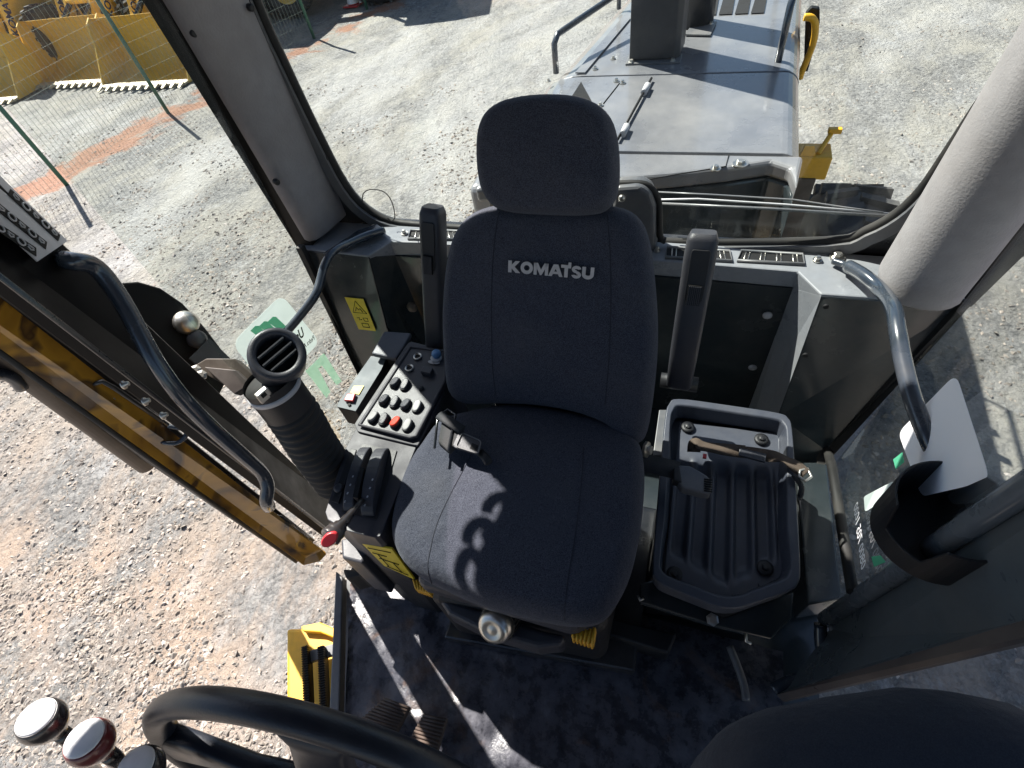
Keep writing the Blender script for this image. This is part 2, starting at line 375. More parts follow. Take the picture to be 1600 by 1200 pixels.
# ================================================================ text helper
def text_mb(s, size, u, v, o, depth=.001, bold=0., spacing=1.0):
    """lettering laid in the plane u,v (right, up) starting at o, as mesh"""
    c = bpy.data.curves.new('t','FONT'); c.body = s; c.size = size; c.offset = bold*size; c.extrude = depth/2; c.resolution_u = 4; c.space_character = spacing
    ob = bpy.data.objects.new('t', c); COL.objects.link(ob)
    dg = bpy.context.evaluated_depsgraph_get(); me = ob.evaluated_get(dg).to_mesh()
    u = Vector(u).normalized(); v = Vector(v).normalized(); n = u.cross(v); m = MB()
    m.add([Vector(o)+u*q.co.x+v*q.co.y+n*q.co.z for q in me.vertices], [tuple(p.vertices) for p in me.polygons])
    wd = max((q.co.x for q in me.vertices), default=0)
    ob.evaluated_get(dg).to_mesh_clear(); bpy.data.objects.remove(ob); bpy.data.curves.remove(c)
    return m, wd
# ================================================================ LOADERS
def wheel_parts(root, c, r, wd, axis=(1,0,0)):
    c = Vector(c); ax = Vector(axis); h = wd/2
    t = MB().lathe(c, ax, [(r*.55,-h*.8),(r*.62,-h),(r*.9,-h),(r*.99,-h*.72),(r,0),(r*.99,h*.72),(r*.9,h),(r*.62,h),(r*.55,h*.8)], 36, cap=False)
    a = ax.orthogonal().normalized(); b = ax.cross(a)
    for k in range(22):
        for sgn in (-1,1):
            q = 2*PI*(k+.5*(sgn > 0))/22; d = a*math.cos(q)+b*math.sin(q); tt = a*-math.sin(q)+b*math.cos(q)
            t.box(c+d*r*1.0+ax*sgn*h*.45, (h*.5,.028,.03), ((ax*1+tt*.5*sgn).normalized(), tt, d))
    o = setmesh('tyre', t, M['tyre'], root)
    rm = MB().lathe(c, ax, [(r*.6,-h*.75),(r*.56,-h*.9),(r*.5,-h*.5),(r*.2,-h*.35),(r*.2,h*.35),(r*.5,h*.5),(r*.56,h*.9),(r*.6,h*.75)], 30, cap=True)
    setmesh('rim', rm, M['yellow_far'], root)
def loader(label, letters=True):
    r = thing('backhoe_loader', label, 'loader', V(0,0,0), 'yellow backhoe loaders parked beyond the fence')
    W = 1.06
    prof = [V(0,-.02,.04),V(0,.35,.03),V(0,.68,.10),V(0,.88,.32),V(0,.92,.62),V(0,.80,.88),V(0,.62,1.0)]
    m = MB(); th = .03
    P = catmull(prof, 4); ring = [p for p in P]+[p+V(0,th,-.005) if i > len(P)*.5 else p+V(0,0,-th) for i, p in reversed(list(enumerate(P)))]
    m.loft([[p+V(-W,0,0) for p in ring],[p+V(W,0,0) for p in ring]])
    bk = setmesh('bucket', m, M['yellow_far'], r)
    side = [V(0,-.02,.02),V(0,.4,0),V(0,.7,.06),V(0,.93,.30),V(0,.96,.62),V(0,.82,.92),V(0,.62,1.02),V(0,.5,.95),V(0,.36,.6),V(0,.1,.22)]
    for s in (-W-.02, W-.01): setmesh('side_plate', MB().slab([p+V(s,0,0) for p in side], (.03,0,0)), M['yellow_far'], bk)
    m = MB()
    m.box((0,-.03,.035), (W,.09,.018))
    for k in range(11):
        x = -W+.06+k*(2*W-.12)/10
        m.loft([[V(x-.04,-.10,.02),V(x+.04,-.10,.02),V(x+.04,-.10,.07),V(x-.04,-.10,.07)],[V(x-.025,-.24,.02),V(x+.025,-.24,.02),V(x+.025,-.24,.03),V(x-.025,-.24,.03)]])
    setmesh('tooth_bar', m, M['chrome_dull'], bk)
    m = MB().tube([V(0,.62,1.0),V(0,.60,1.03)], .03)
    m = MB()
    for s in (-1,1):
        arm = [V(s*.62,.9,.25),V(s*.62,1.25,.75),V(s*.62,1.6,1.45),V(s*.60,2.4,1.75),V(s*.58,3.1,1.55)]
        w2 = [.11,.15,.17,.15,.10]; rg = []
        for p, q in zip(arm, w2): rg.append([p+V(-.06,0,-q),p+V(.06,0,-q),p+V(.06,0,q),p+V(-.06,0,q)])
        a = setmesh('arm', MB().loft(rg), M['yellow_far'], r, bevel=.01)
        if letters:
            t, _ = text_mb('KOMATSU', .2, (0,.45,.89) , (0,-.89,.45), V(s*.62+ (.065 if s > 0 else .065),1.28,.75), .004, .03); setmesh('lettering', t, M['navy_ink'], a)
    setmesh('cylinder', MB().tube([V(-.3,.95,.85),V(-.3,1.9,1.35)], .05).tube([V(.3,.95,.85),V(.3,1.9,1.35)], .05), M['black_metal'], r)
    link = MB().slab([V(-.36,.9,.5),V(-.36,1.3,1.15),V(-.36,1.45,1.05),V(-.36,1.1,.4)], (.06,0,0)).slab([V(.30,.9,.5),V(.30,1.3,1.15),V(.30,1.45,1.05),V(.30,1.1,.4)], (.06,0,0)).tube([V(-.34,1.35,1.1),V(.34,1.35,1.1)], .07)
    setmesh('linkage', link, M['yellow_far'], r)
    body = MB().loft([[V(-.42,1.5,.55),V(.42,1.5,.55),V(.42,1.5,1.35),V(-.42,1.5,1.35)],[V(-.45,3.1,.55),V(.45,3.1,.55),V(.45,3.1,1.55),V(-.45,3.1,1.55)]])
    setmesh('engine_cover', body, M['yellow_far'], r, bevel=.06)
    setmesh('grille', MB().box((0,1.49,.95), (.3,.01,.25)), M['ink'], r)
    setmesh('chassis', MB().box((0,3.2,.55), (.4,1.7,.18)), M['plastic'], r)
    cb = MB().loft([[V(-.7,3.1,.8),V(.7,3.1,.8),V(.7,4.6,.8),V(-.7,4.6,.8)],[V(-.7,3.1,1.6),V(.7,3.1,1.6),V(.7,4.7,1.6),V(-.7,4.7,1.6)]])
    for x in (-.68,.68):
        for y in (3.15,4.6): cb.box((x,y,2.15), (.04,.05,.6))
    cb.box((0,3.85,2.8), (.75,.85,.06)); setmesh('cab', cb, M['plastic'], r, bevel=.02)
    for s in (-1,1):
        wr = setmesh('wheel_hub', MB().lathe(V(s*.6,1.9,.52),(1,0,0),[(.1,-.2),(.1,.2)],12), M['yellow_far'], r); wheel_parts(wr, (s*.85,1.9,.55), .55, .36)
        wr = setmesh('wheel_hub', MB().lathe(V(s*.6,4.0,.75),(1,0,0),[(.14,-.2),(.14,.2)],12), M['yellow_far'], r); wheel_parts(wr, (s*.9,4.0,.78), .78, .48)
    return r
M['chrome_dull'] = paint('worn_cutting_steel', (.45,.40,.30), .45, metal=.3, dust=.3)
L0 = loader('yellow backhoe loader whose bucket ends beside the cab corner post, rightmost of the row')
def _setmb(r, loc, rz): r.location = loc; r.rotation_euler = (0,0,rz)
_lab = {1:'yellow backhoe loader in the middle of the row behind the fence', 2:'yellow backhoe loader at the far left edge, its rounded bucket side turned to the fence', 3:'yellow loader showing a black tyre just right of the grey corner post'}
lp = {0:((-10.55,8.35,0),.05), 1:((-12.72,8.5,0),.05), 2:((-14.6,7.7,0),.12), 3:((-11.3,12.3,0),-PI/2+.25)}
for i in (1,2,3):
    c = copy_tree(L0); c['label'] = _lab[i]; _setmb(c, *lp[i])
_setmb(L0, *lp[0])
# traffic cone by the far fence post
cp = at(553, 8, z=0); r = thing('traffic_cone', 'red and white traffic cone standing by the far fence post', 'cone', cp)
setmesh('cone_body', MB().lathe(cp, (0,0,1), [(.13,.03),(.10,.2),(.02,.6)], 20), M['red'], r)
setmesh('white_band', MB().lathe(cp, (0,0,1), [(.128,.05),(.112,.14)], 20, cap=False), M['white_st'], r)
setmesh('cone_base', MB().box(cp+V(0,0,.015), (.18,.18,.015)), M['red'], r)
# ================================================================ ENGINE HOOD
HZ = 2.25
hr = thing('engine_hood', 'dusty grey engine hood with exhaust stack behind the cab window', 'hood', V(-.2,2.6,0))
def hood_section(y0, y1, x0a, x1a, x0b, x1b, z=HZ, rl=.16, rr=.07, depth=1.0, name='hood_panel', mat='hood'):
    def ring(y, x0, x1):
        p = [V(x0,y,z-depth)]
        for k in range(7):
            q = PI/2*k/6; p.append(V(x0+rl*(1-math.cos(q)),y,z-rl*.55+rl*.55*math.sin(q)))
        for k in range(7):
            q = PI/2*k/6; p.append(V(x1-rr*(1-math.sin(q)),y,z-rr+rr*math.cos(q)))
        p.append(V(x1,y,z-depth)); return p
    return setmesh(name, MB().loft([ring(y0,x0a,x1a),ring(y1,x0b,x1b)]), M[mat], hr, bevel=.004, seg=2, angle=50)
hood_section(1.955, 2.625, -.80, .335, -.78, .35)
hood_section(2.635, 3.9, -.76, .352, -.56, .40)
# rear louvre section and tail
hood_section(3.91, 5.4, -.555, .40, -.38, .44)
for k in range(4):
    x0 = 1102+k*25
    setmesh('louvre', MB().slab([at(x, y, z=HZ+.004) for x, y in ((x0-4,24-k),(x0+17,23-k),(x0+23,-12),(x0+6,-12))], (0,0,.001)), M['dark'], hr)
# front lip and slanted cover
lip = [V(-.80,1.945,HZ-.01),V(-.80,1.62,HZ-.16),V(.10,1.80,HZ-.02),V(.33,1.86,HZ-.02),V(.335,1.945,HZ-.01)]
q = [V(-.80,1.945,HZ),V(-.80,1.66,HZ)]+[at(1050,272,z=HZ),at(1140,262,z=HZ),at(1205,252,z=HZ),at(1236,262,z=HZ),at(1246,290,z=HZ),V(.335,1.945,HZ)]
setmesh('front_cowl', MB().slab(q, (0,0,-.06)), M['hood'], hr, bevel=.015, seg=3)
setmesh('bulkhead', MB().slab([p+V(0,0,-.062) for p in q[2:]]+[V(-.78,1.95,HZ-.062),V(-.78,1.72,HZ-.062)], (0,0,-.8)), M['panel'], hr, bevel=.01)
setmesh('cowl_seam', MB().tube(ats([(960,290),(1050,274),(1134,260),(1139,242)], z=HZ+.001), .0022, n=6), M['ink'], hr)
for px, py, rr in ((1157,256,.019),(1118,264,.013),(963,127,.010),(973,130,.010),(930,108,.010),(958,92,.010),(857,127,.009),(938,165,.010)):
    p = at(px, py, z=HZ+.001)
    b = MB().lathe(p, (0,0,1), [(rr*1.4,0),(rr*1.4,.003)], 20, smooth=False).lathe(p, (0,0,1), [(rr*.75,.003),(rr*.75,.012),(rr*.6,.014)], 6, smooth=False)
    setmesh('bolt', b, M['chrome'], hr)
setmesh('hinge_rod', MB().tube(ats([(965,218),(1018,122)], z=HZ+.014), .0055, n=8), M['ink'], hr)
hn = MB()
for a, b in (((1006,145),(1012,133)),((973,210),(979,197))):
    hn.tube(ats([a,b], z=HZ+.016), .014, n=8)
setmesh('hinge', hn, M['silver'], hr)
setmesh('panel_seam', MB().tube(ats([(938,168),(968,130)], z=HZ+.001), .0025, n=6), M['ink'], hr)
setmesh('triangle_decal', MB().slab(ats([(886,162),(908,128),(932,172)], z=HZ+.002), (0,0,.001)), M['ink'], hr)
# raised left edge strip of the rear section
setmesh('edge_strip', MB().slab(ats([(899,115),(914,115),(985,30),(978,22)], z=HZ+.003), (0,0,.006)), M['hood'], hr)
# exhaust stack
bs = ats([(983,96),(1058,98),(1068,87),(1070,70),(985,70)], z=HZ+.006)
w_, h_ = bs[1].x-bs[0].x, .17
sb = MB().slab([V(bs[0].x,bs[0].y,0)+V(0,0,HZ+.01),V(bs[1].x-.02,bs[0].y,HZ+.01),V(bs[1].x+.005,bs[0].y+.03,HZ+.01),V(bs[1].x+.015,bs[0].y+h_,HZ+.01),V(bs[0].x,bs[0].y+h_,HZ+.01)], (0,0,1.1))
st = setmesh('exhaust_stack', sb, M['stack'], hr, bevel=.006)
setmesh('stack_flange', MB().box(V((bs[0].x+bs[1].x)/2, bs[0].y+.02, HZ+.004), (.125,.05,.004)), M['shelf'], st, bevel=.002)
for dx in (-.1,.09):
    setmesh('bolt', MB().lathe(V((bs[0].x+bs[1].x)/2+dx, bs[0].y-.016, HZ+.008), (0,0,1), [(.014,0),(.014,.003),(.009,.004),(.009,.012)], 6, smooth=False), M['chrome'], st)
pc = at(1086, 48, z=HZ)
s2 = setmesh('rear_pipe', MB().lathe(pc+V(-.01,.1,0), (0,0,1), [(.09,0),(.09,1.1)], 24), M['stack'], hr)
setmesh('pipe_bracket', MB().slab(ats([(1070,56),(1110,57),(1120,36),(1085,34)], z=HZ+.004), (0,0,.008)), M['shelf'], hr, bevel=.002)
setmesh('bolt', MB().lathe(at(1111,37,z=HZ+.012), (0,0,1), [(.013,0),(.008,.002),(.008,.01)], 6, smooth=False), M['chrome'], hr)
# handrails
a = at(869,114,z=HZ-.03)
hb = [a, a+V(0,0,.13), a+V(.012,.03,.16), at(950,0,z=HZ+.16)]; hb.append(hb[-1]+(hb[-1]-hb[-2])*1.2); hb.append(hb[-1]+V(0,0,-.2))
setmesh('handrail', MB().tube(hb, .015, n=12), M['rail'], hr)
a = at(1214,104,z=HZ-.02)
hb = [a, a+V(.0,.02,.22), a+V(.01,.08,.27)]; hb.append(hb[-1]+V(.03,1.3,0)); hb.append(hb[-1]+V(0,0,-.25))
setmesh('handrail', MB().tube(hb, .015, n=12), M['rail'], hr)
setmesh('rail_stub', MB().tube([at(967,14,z=HZ),at(967,14,z=HZ)+V(0,0,.3)], .013), M['rail'], hr)
# left fairing beside the hood
f0 = ats([(727,250),(745,238),(800,236),(800,262)], z=2.12)
fr_ = thing('fairing', 'grey rounded fairing standing left of the engine hood behind the headrest', 'fairing', V(f0[0].x,f0[0].y,0))
setmesh('fairing_panel', MB().slab([V(-.90,1.80,1.2),V(-.905,1.9,1.2),V(-.88,1.97,1.2),V(-.60,1.97,1.2),V(-.60,1.80,1.2)], (0,0,.965)), M['hood'], fr_, bevel=.035, seg=4)
# frame under the hood, right hand side
fr = thing('yellow_bracket', 'yellow steel bracket with upright lever beside the hood on the right', 'frame', V(.45,2.3,0))
a = at(1262,262,z=1.75); 
setmesh('bracket', MB().box(a+V(.02,.06,.0), (.075,.07,.06)), M['yellow'], fr, bevel=.008)
l0 = a+V(.03,.02,.06)
lv = at(1300,207,y=l0.y+.12)
setmesh('lever', MB().tube([l0, lv], .012, n=8).box(lv+V(.01,0,.01), (.03,.015,.012)), M['yellow'], fr, bevel=.003)
setmesh('rib', MB().slab([a+V(-.05,.0,.06),a+V(.02,.0,.06),a+V(.0,.0,.11),a+V(-.04,.0,.11)], (0,.02,0)), M['yellow'], fr)
setmesh('mount', MB().box(a+V(0,.03,-.45), (.05,.05,.40)), M['brown'], fr)
b1 = at(1120,325,z=1.55)
setmesh('upright', MB().slab([b1+V(-.05,0,0),b1+V(.06,0,0),b1+V(.03,0,.42),b1+V(-.03,0,.42)], (0,.03,0)), M['yellow'], fr)
# side guard with yellow edge at the top right of the hood
g = thing('side_guard', 'black guard plate with a yellow tube edge at the far right of the hood', 'guard', at(1262,60,z=1.9))
pl = [(1256,112),(1259,22),(1268,12),(1281,14),(1281,36),(1272,78),(1262,112)]
gp = ats(pl, P=(.55,3.3,2.0), N=(0,1,.25)); setmesh('plate', MB().slab(gp, (0,.04,0)), M['ink'], g, bevel=.005)
setmesh('edge_tube', MB().tube(ats([(1250,122),(1253,112),(1270,70),(1274,40),(1268,28),(1256,27)], P=(.55,3.25,2.0), N=(0,1,.25)), .016, n=10, spline=4), M['yellow'], g)
# tandem wheel behind the cab on the right and the dark chassis
for (px, py, lab) in ((1345, 318, 'big black rear tyre showing through the lower corner of the rear window'),):
    c = at(px, py+12, z=1.30); c = V(c.x+.0, c.y+.0, .60)
    r = thing('tandem_tyre', lab, 'wheel', c); wheel_parts(r, c, .72, .40)
r = thing('grader_frame', 'dark machine chassis and yellow frame under the cab', 'chassis', V(-.24,1,0))
setmesh('main_beam', MB().box((-.24,2.6,1.0), (.28,2.2,.22)), M['yellow'], r, bevel=.02)
setmesh('cab_subframe', MB().box((-.24,.5,1.45), (.42,.75,.2)), M['plastic'], r, bevel=.02)
setmesh('engine_block', MB().box((-.22,2.6,1.4), (.40,.6,.5)), M['plastic'], r, bevel=.03)
# step and blade end seen at the lower left
sr = thing('access_step', 'yellow access step with black serrated treads below the cab floor on the left', 'step', at(490,1040,z=1.45))
o3 = ats([(447,982),(530,980),(560,1125),(447,1118)], z=1.40)
setmesh('side_box', MB().slab(o3, (0,0,-.35)), M['yellow'], sr, bevel=.012)
lipz = ats([(470,978),(500,972),(530,985),(530,1000),(500,988),(472,986)], z=1.43)
setmesh('lip', MB().slab(lipz, (0,0,-.08)), M['yellow'], sr, bevel=.004)
for px in (481, 506):
    a, b = at(px,1012,z=1.46), at(px+4,1110,z=1.46); tb = MB(); d = (b-a); n = 26
    tb.box((a+b)/2, (d.length/2,.006,.02), (d.normalized(), d.normalized().cross(V(0,0,1)), V(0,0,1)))
    for k in range(n):
        c = a+d*(k+.5)/n; tb.box(c+V(0,0,.022), (d.length/n*.28,.010,.008), (d.normalized(), d.normalized().cross(V(0,0,1)), V(0,0,1)))
    setmesh('tread', tb, M['ink'], sr)
setmesh('step_bracket', MB().slab(ats([(478,1018),(530,1003),(530,1020),(480,1036)], z=1.455), (0,0,-.02)), M['shelf'], sr, bevel=.002)
# ================================================================ CAB
cabr = thing('cab', 'dark open-door operator cab of the grader around the seat', 'cab', V(-.24,.5,1.8))
SZ = 2.40
# floor plate and sills
L_ = [(545,895),(535,1000),(535,1110)]
fl = [V(-.835,.31,1.8),V(-.86,1.2,1.8),V(.46,1.2,1.8),V(.44,.30,1.8),V(.37,-.55,1.8),V(-.50,-.75,1.8),V(-.675,0,1.8)]
mat_th = setmesh('floor_plate', MB().slab([p+V(0,0,-.012) for p in fl], (0,0,-.06)), M['panel'], cabr)
ls = [V(-.845,.31,1.8),V(-.685,0,1.8),V(-.47,-.85,1.8)]
setmesh('door_sill', MB().slab([ls[0],ls[1],ls[2],ls[2]+V(-.03,0,0),ls[1]+V(-.03,0,0),ls[0]+V(-.03,.01,0)], (0,0,-.12)), M['shelf'], cabr, bevel=.004)
setmesh('front_cowl', MB().slab([V(-.62,-.80,1.74),V(.46,-.80,1.74),V(.46,-.86,2.62),V(-.62,-.86,2.62)], (0,-.04,0)), M['plastic'], cabr, bevel=.01)
for x in (-.66,.50): setmesh('front_post', MB().slab([V(x-.03,-.86,1.74),V(x+.03,-.86,1.74),V(x+.03,-.80,1.74),V(x-.03,-.80,1.74)], (0,0,1.84)), M['plastic'], cabr)
# rear shelf
sh = ats([(470,388),(575,400),(610,378),(660,379),(1037,408),(1247,425),(1283,460),(1390,467),(1512,475)], z=SZ)
sh += [V(sh[-1].x,1.21,SZ),V(sh[0].x,1.21,SZ)]
shelf = setmesh('rear_shelf', MB().slab(sh, (0,0,-.05)), M['shelf_glare'], cabr, bevel=.004)
# rear wall, chamfers and side panels below the shelf
wl = ats([(610,381),(1247,428)], z=SZ-.004); wl[0].z = wl[1].z = SZ-.05
wb0, wb1 = V(wl[0].x+.03,1.12,1.78), V(wl[1].x,1.10,1.78)
setmesh('rear_wall', MB().slab([wl[0],wl[1],wb1,wb0], (0,.03,0)), M['panel'], cabr)
pl0 = ats([(466,390),(576,402)], z=SZ-.004)
pb = [at(604,512,y=1.00), at(562,592,x=-1.07)]
setmesh('side_panel', MB().slab([pl0[0],pl0[1],pb[0],V(-.86,.93,1.85),V(-1.02,.9,1.78),pb[1]], (0,.03,0)), M['panel'], cabr, bevel=.003)
setmesh('corner_panel', MB().slab([pl0[1]+V(0,.004,0),wl[0],V(wl[0].x+.03,1.12,1.78),V(-.83,.99,1.78),pb[0]+V(.002,.004,0)], (0,.02,0)), M['panel'], cabr)
wr = ats([(1247,428),(1283,463),(1508,478)], z=SZ-.004); wr[0].z -= .046
rb = [at(1242,560,y=1.10), V(.30,1.06,1.78), V(.36,.93,1.78), at(1290,704,x=.44)]
setmesh('corner_panel', MB().slab([wr[0],wr[1],at(1215,650,y=.98),V(.26,1.0,1.78),V(.25,1.09,1.78)], (0,.02,0)), M['shelf_glare'], cabr)  # lit corner face, its brightness put into the colour
rp = setmesh('side_panel', MB().slab([wr[1],wr[2],rb[3],V(.40,.86,1.78),V(.28,.97,1.78),at(1215,650,y=.98)], (0,.03,0)), M['panel'], cabr, bevel=.003)
for px, py in ((1290,473),(1258,549)):
    p = at(px, py, y=(1.04 if py < 500 else 1.0)); setmesh('screw_hole', MB().lathe(p+V(0,-.01,0), (0,-1,0), [(.006,0),(.006,.006)], 12), M['dark'], cabr)
# small fasteners on the rear wall
for px, py in ((1199,492),(1176,573)):
    p = at(px, py, y=1.115); setmesh('clip', MB().lathe(p, (0,-1,0), [(.012,0),(.012,.004),(.005,.008)], 12), M['silver'], cabr)
setmesh('grommet', MB().lathe(at(645,478,y=1.08), (0,-1,0), [(.018,0),(.018,.01),(.008,.02)], 16), M['brown'], cabr)
# side sills behind the B-posts
setmesh('side_sill', MB().slab(ats([(1243,722),(1292,722),(1316,935),(1262,945)], z=1.93), (0,0,-.12)), M['panel'], cabr, bevel=.005)
# air vents in the shelf
def vent(pts, nb):
    a, b, c, d = ats(pts, z=SZ+.003)
    fr = MB().tube([a,b,c,d], .0045, closed=True, n=8)
    v = setmesh('air_vent', fr, M['shelf'], shelf)
    setmesh('opening', MB().slab([a+V(0,0,-.001),b+V(0,0,-.001),c+V(0,0,-.001),d+V(0,0,-.001)], (0,0,-.001)), M['dark'], v)
    for k in range(nb):
        t = (k+.5)/nb; p = a.lerp(b, t); q = d.lerp(c, t); w2 = (b-a)*(.28/nb)
        setmesh('blade', MB().tube([p-w2*.5,p+w2*.5,q+w2*.5,q-w2*.5], .0016, closed=True, n=5), M['chrome'], v)
vent([(1042,386),(1140,392),(1144,408),(1040,402)], 4)
vent([(1158,392),(1254,397),(1257,413),(1152,407)], 4)
vent([(642,360),(716,361),(720,374),(638,373)], 3)
for px, py, r in ((1308,402,.013),(1277,407,.008),(632,365,.008),(585,358,.012),(1027,392,.006)):
    p = at(px, py, z=SZ+.001); setmesh('bolt', MB().lathe(p, (0,0,1), [(r*1.35,0),(r*1.35,.003)], 20, smooth=False).lathe(p, (0,0,1), [(r*.8,.003),(r*.8,.011),(r*.6,.013)], 6, smooth=False), M['chrome'], shelf)
# warning sticker on the left side panel
sp = [at(px,py,P=pb[0]-V(0,.006,0),N=(pl0[1]-pl0[0]).cross(pb[1]-pl0[0])) for px,py in ((539,464),(568,467),(588,517),(561,514))]
nn_ = (sp[1]-sp[0]).cross(sp[3]-sp[0]).normalized()
if nn_.y > 0: nn_ = -nn_
stk = setmesh('warning_sticker', MB().slab([p+nn_*.001 for p in sp], nn_*.001), M['sticker_y'], cabr)
def quad_pt(q, s, t, off=0): return q[0].lerp(q[1],s).lerp(q[3].lerp(q[2],s),t)+nn_*off
def line_on(q, pts, r=.0012, closed=False): return MB().tube([quad_pt(q,s,t,.0025) for s,t in pts], r, closed=closed, n=5)
setmesh('triangle_mark', line_on(sp, [(.5,.08),(.88,.45),(.12,.45)], .0013, True), M['ink'], stk)
setmesh('pictogram', line_on(sp, [(.3,.40),(.42,.28),(.52,.36),(.6,.3),(.68,.42)], .0012), M['ink'], stk)
setmesh('pictogram', line_on(sp, [(.2,.62),(.35,.6),(.3,.68),(.45,.66)], .001), M['ink'], stk)
setmesh('pictogram', line_on(sp, [(.55,.6),(.8,.6),(.78,.7),(.58,.7)], .001, True), M['ink'], stk)
setmesh('pictogram', line_on(sp, [(.35,.78),(.72,.78),(.72,.9),(.35,.9)], .0012, True), M['ink'], stk)
# rear window: frame, gasket and glass
RY = 1.222
gpx = [(392,-40),(400,0),(440,90),(500,215),(540,290),(572,326),(612,346),(670,353),(800,362),(1030,378),(1290,377),(1350,362),(1400,335),(1440,297),(1480,240),(1530,165),(1600,66),(1640,10)]
gp = [at(px,py,y=RY) for px, py in gpx]
gp = [V(gp[0].x-.0,RY,3.42)]+gp[1:-1]+[V(gp[-2].x+.03,RY,3.42)]
gs = catmull(gp, 3)
setmesh('rear_gasket', MB().tube(gs, .012, n=8, up=(0,1,0)), M['rubber'], cabr)
outer = []
for i, p in enumerate(gs):
    t = (gs[min(i+1,len(gs)-1)]-gs[max(i-1,0)]).normalized(); outer.append(p+V(0,1,0).cross(t)*-.0+V(-t.z,0,t.x)*-.030)
sgn = 1 if (outer[len(gs)//2].z < gs[len(gs)//2].z) else -1
if sgn < 0: outer = [gs[i]*2-outer[i] for i in range(len(gs))]
m = MB()
for i in range(len(gs)-1):
    a, b, c, d = gs[i], gs[i+1], outer[i+1], outer[i]; o_ = V(0,-.02,0)
    m.add([a+o_,b+o_,c+o_,d+o_,a-o_,b-o_,c-o_,d-o_], [(0,1,2,3),(7,6,5,4),(0,4,5,1),(3,2,6,7)], False)
setmesh('rear_window_frame', m, M['shelf'], cabr)
# body skin between the frame and the posts
skin = MB()
for lo_, hi in ((0,len(gs)//2),(len(gs)//2,len(gs))):
    pass
k1 = [p for p in outer if p.x < -.75]; k2 = [p for p in outer if p.x > .22]
skin.slab([p+V(0,.0,0) for p in k1]+[V(-1.16,RY,2.36),V(-1.16,RY,3.45)], (0,.02,0))
skin2 = MB().slab([p for p in k2]+[V(.66,RY,3.45),V(.66,RY,2.36)], (0,.02,0)); setmesh('rear_skin', skin2, M['black_metal'], cabr)
setmesh('rear_skin', skin, M['black_metal'], cabr)
setmesh('rear_skin', MB().slab([V(-.95,RY+.0,2.2),V(.6,RY,2.2),V(.6,RY,2.395),V(-.95,RY,2.395)], (0,.03,0)), M['black_metal'], cabr)
gl = setmesh('rear_glass', MB().slab(gs[::2], (0,.005,0)), M['glass'], cabr)
# wiper motor cover behind the seat
wc = setmesh('wiper_motor_cover', MB().slab([at(x,y,y=1.17) for x,y in ((960,295),(1000,292),(1016,302),(1024,325),(1024,398),(950,398))], (0,.06,0)), M['shelf'], cabr, bevel=.012, seg=3)
setmesh('rubber_edge', MB().tube([at(x,y,y=1.195) for x,y in ((955,288),(1000,287),(1019,296),(1029,318),(1031,368),(1040,376))], .009, n=8, spline=3), M['rubber'], wc)
setmesh('screw', MB().lathe(at(972,309,y=1.165), (0,-1,0), [(.009,0),(.009,.005),(.004,.009)], 12), M['chrome'], wc)
# wiper arms and lower divider
setmesh('wiper_arm', MB().tube([at(x,y,y=RY+.05) for x,y in ((1028,300),(1110,304),(1240,312),(1320,324),(1380,332))], .0030, n=6, flat=.6), M['shelf'], cabr)
setmesh('wiper_blade', MB().tube([at(x,y,y=RY+.06) for x,y in ((1028,312),(1090,311),(1230,320),(1390,334))], .003, n=6), M['silver'], cabr)
setmesh('window_divider', MB().tube([at(x,y,y=RY+.02) for x,y in ((1028,318),(1200,326),(1392,338))], .004, n=6), M['shelf'], cabr)
setmesh('loose_wire', MB().tube([at(x,y,y=RY-.03) for x,y in ((566,316),(568,302),(580,296),(600,300),(612,315),(617,338),(612,345),(605,340))], .0016, n=5, spline=5), M['rubber'], cabr)
# corner posts: dark outer frame and thick grey trim
def prism(base, top, n=1): return MB().loft([base, top])
def vert(p, z): return V(p.x,p.y,z)
bl, tl_, tr_ = at(466,391,z=SZ), at(484,378,z=SZ), at(553,328,z=SZ)
def pillar(pa, pb_, z0, z1, bulge, lean, nm='corner_trim', mat='trim', nseg=14, ex=4):
    """rounded post whose visible face runs from pa to pb_ (plan), bulging toward the cab"""
    d = (pb_-pa); d.z = 0; L = d.length; d.normalize(); nrm = V(d.y,-d.x,0)
    if nrm.dot(V(-.24,.3,0)-V(pa.x,pa.y,0)) < 0: nrm = -nrm
    def ring(z, off):
        pts = []
        for k in range(nseg+1):
            t = k/nseg; h = bulge*(max(0,1-abs(2*t-1)**ex))**.5
            pts.append(V(pa.x,pa.y,z)+d*L*t+nrm*h+off)
        pts.append(V(pb_.x,pb_.y,z)-nrm*.04+off); pts.append(V(pa.x,pa.y,z)-nrm*.04+off); return pts
    return setmesh(nm, MB().loft([ring(z0,V(0,0,0)),ring(z0+.02,V(0,0,0))]+[ring(z0+(z1-z0)*k/8,lean*(k/8)) for k in range(1,9)], smooth=True), M[mat], cabr, bevel=.008, seg=2, angle=60)
def pillar2(a0, b0, a1, b1, bulge, ex, z0):
    nseg = 16; rings = []
    for k in range(10):
        t_ = k/9; pa, pb_ = a0.lerp(a1, t_), b0.lerp(b1, t_); d = pb_-pa; d.z = 0; L = d.length; d.normalize(); nrm = V(d.y,-d.x,0)
        if nrm.dot(V(-.24,.3,0)-V(pa.x,pa.y,0)) < 0: nrm = -nrm
        z = pa.z; pts = [V(pa.x,pa.y,z)+d*L*(q/nseg)+nrm*bulge*(max(0,1-abs(2*q/nseg-1)**ex))**.5 for q in range(nseg+1)]
        pts += [V(pb_.x,pb_.y,z)-nrm*.04, V(pa.x,pa.y,z)-nrm*.04]; rings.append(pts)
    return setmesh('corner_trim', MB().loft(rings, smooth=True), M['trim'], cabr, bevel=.008, seg=2, angle=60)
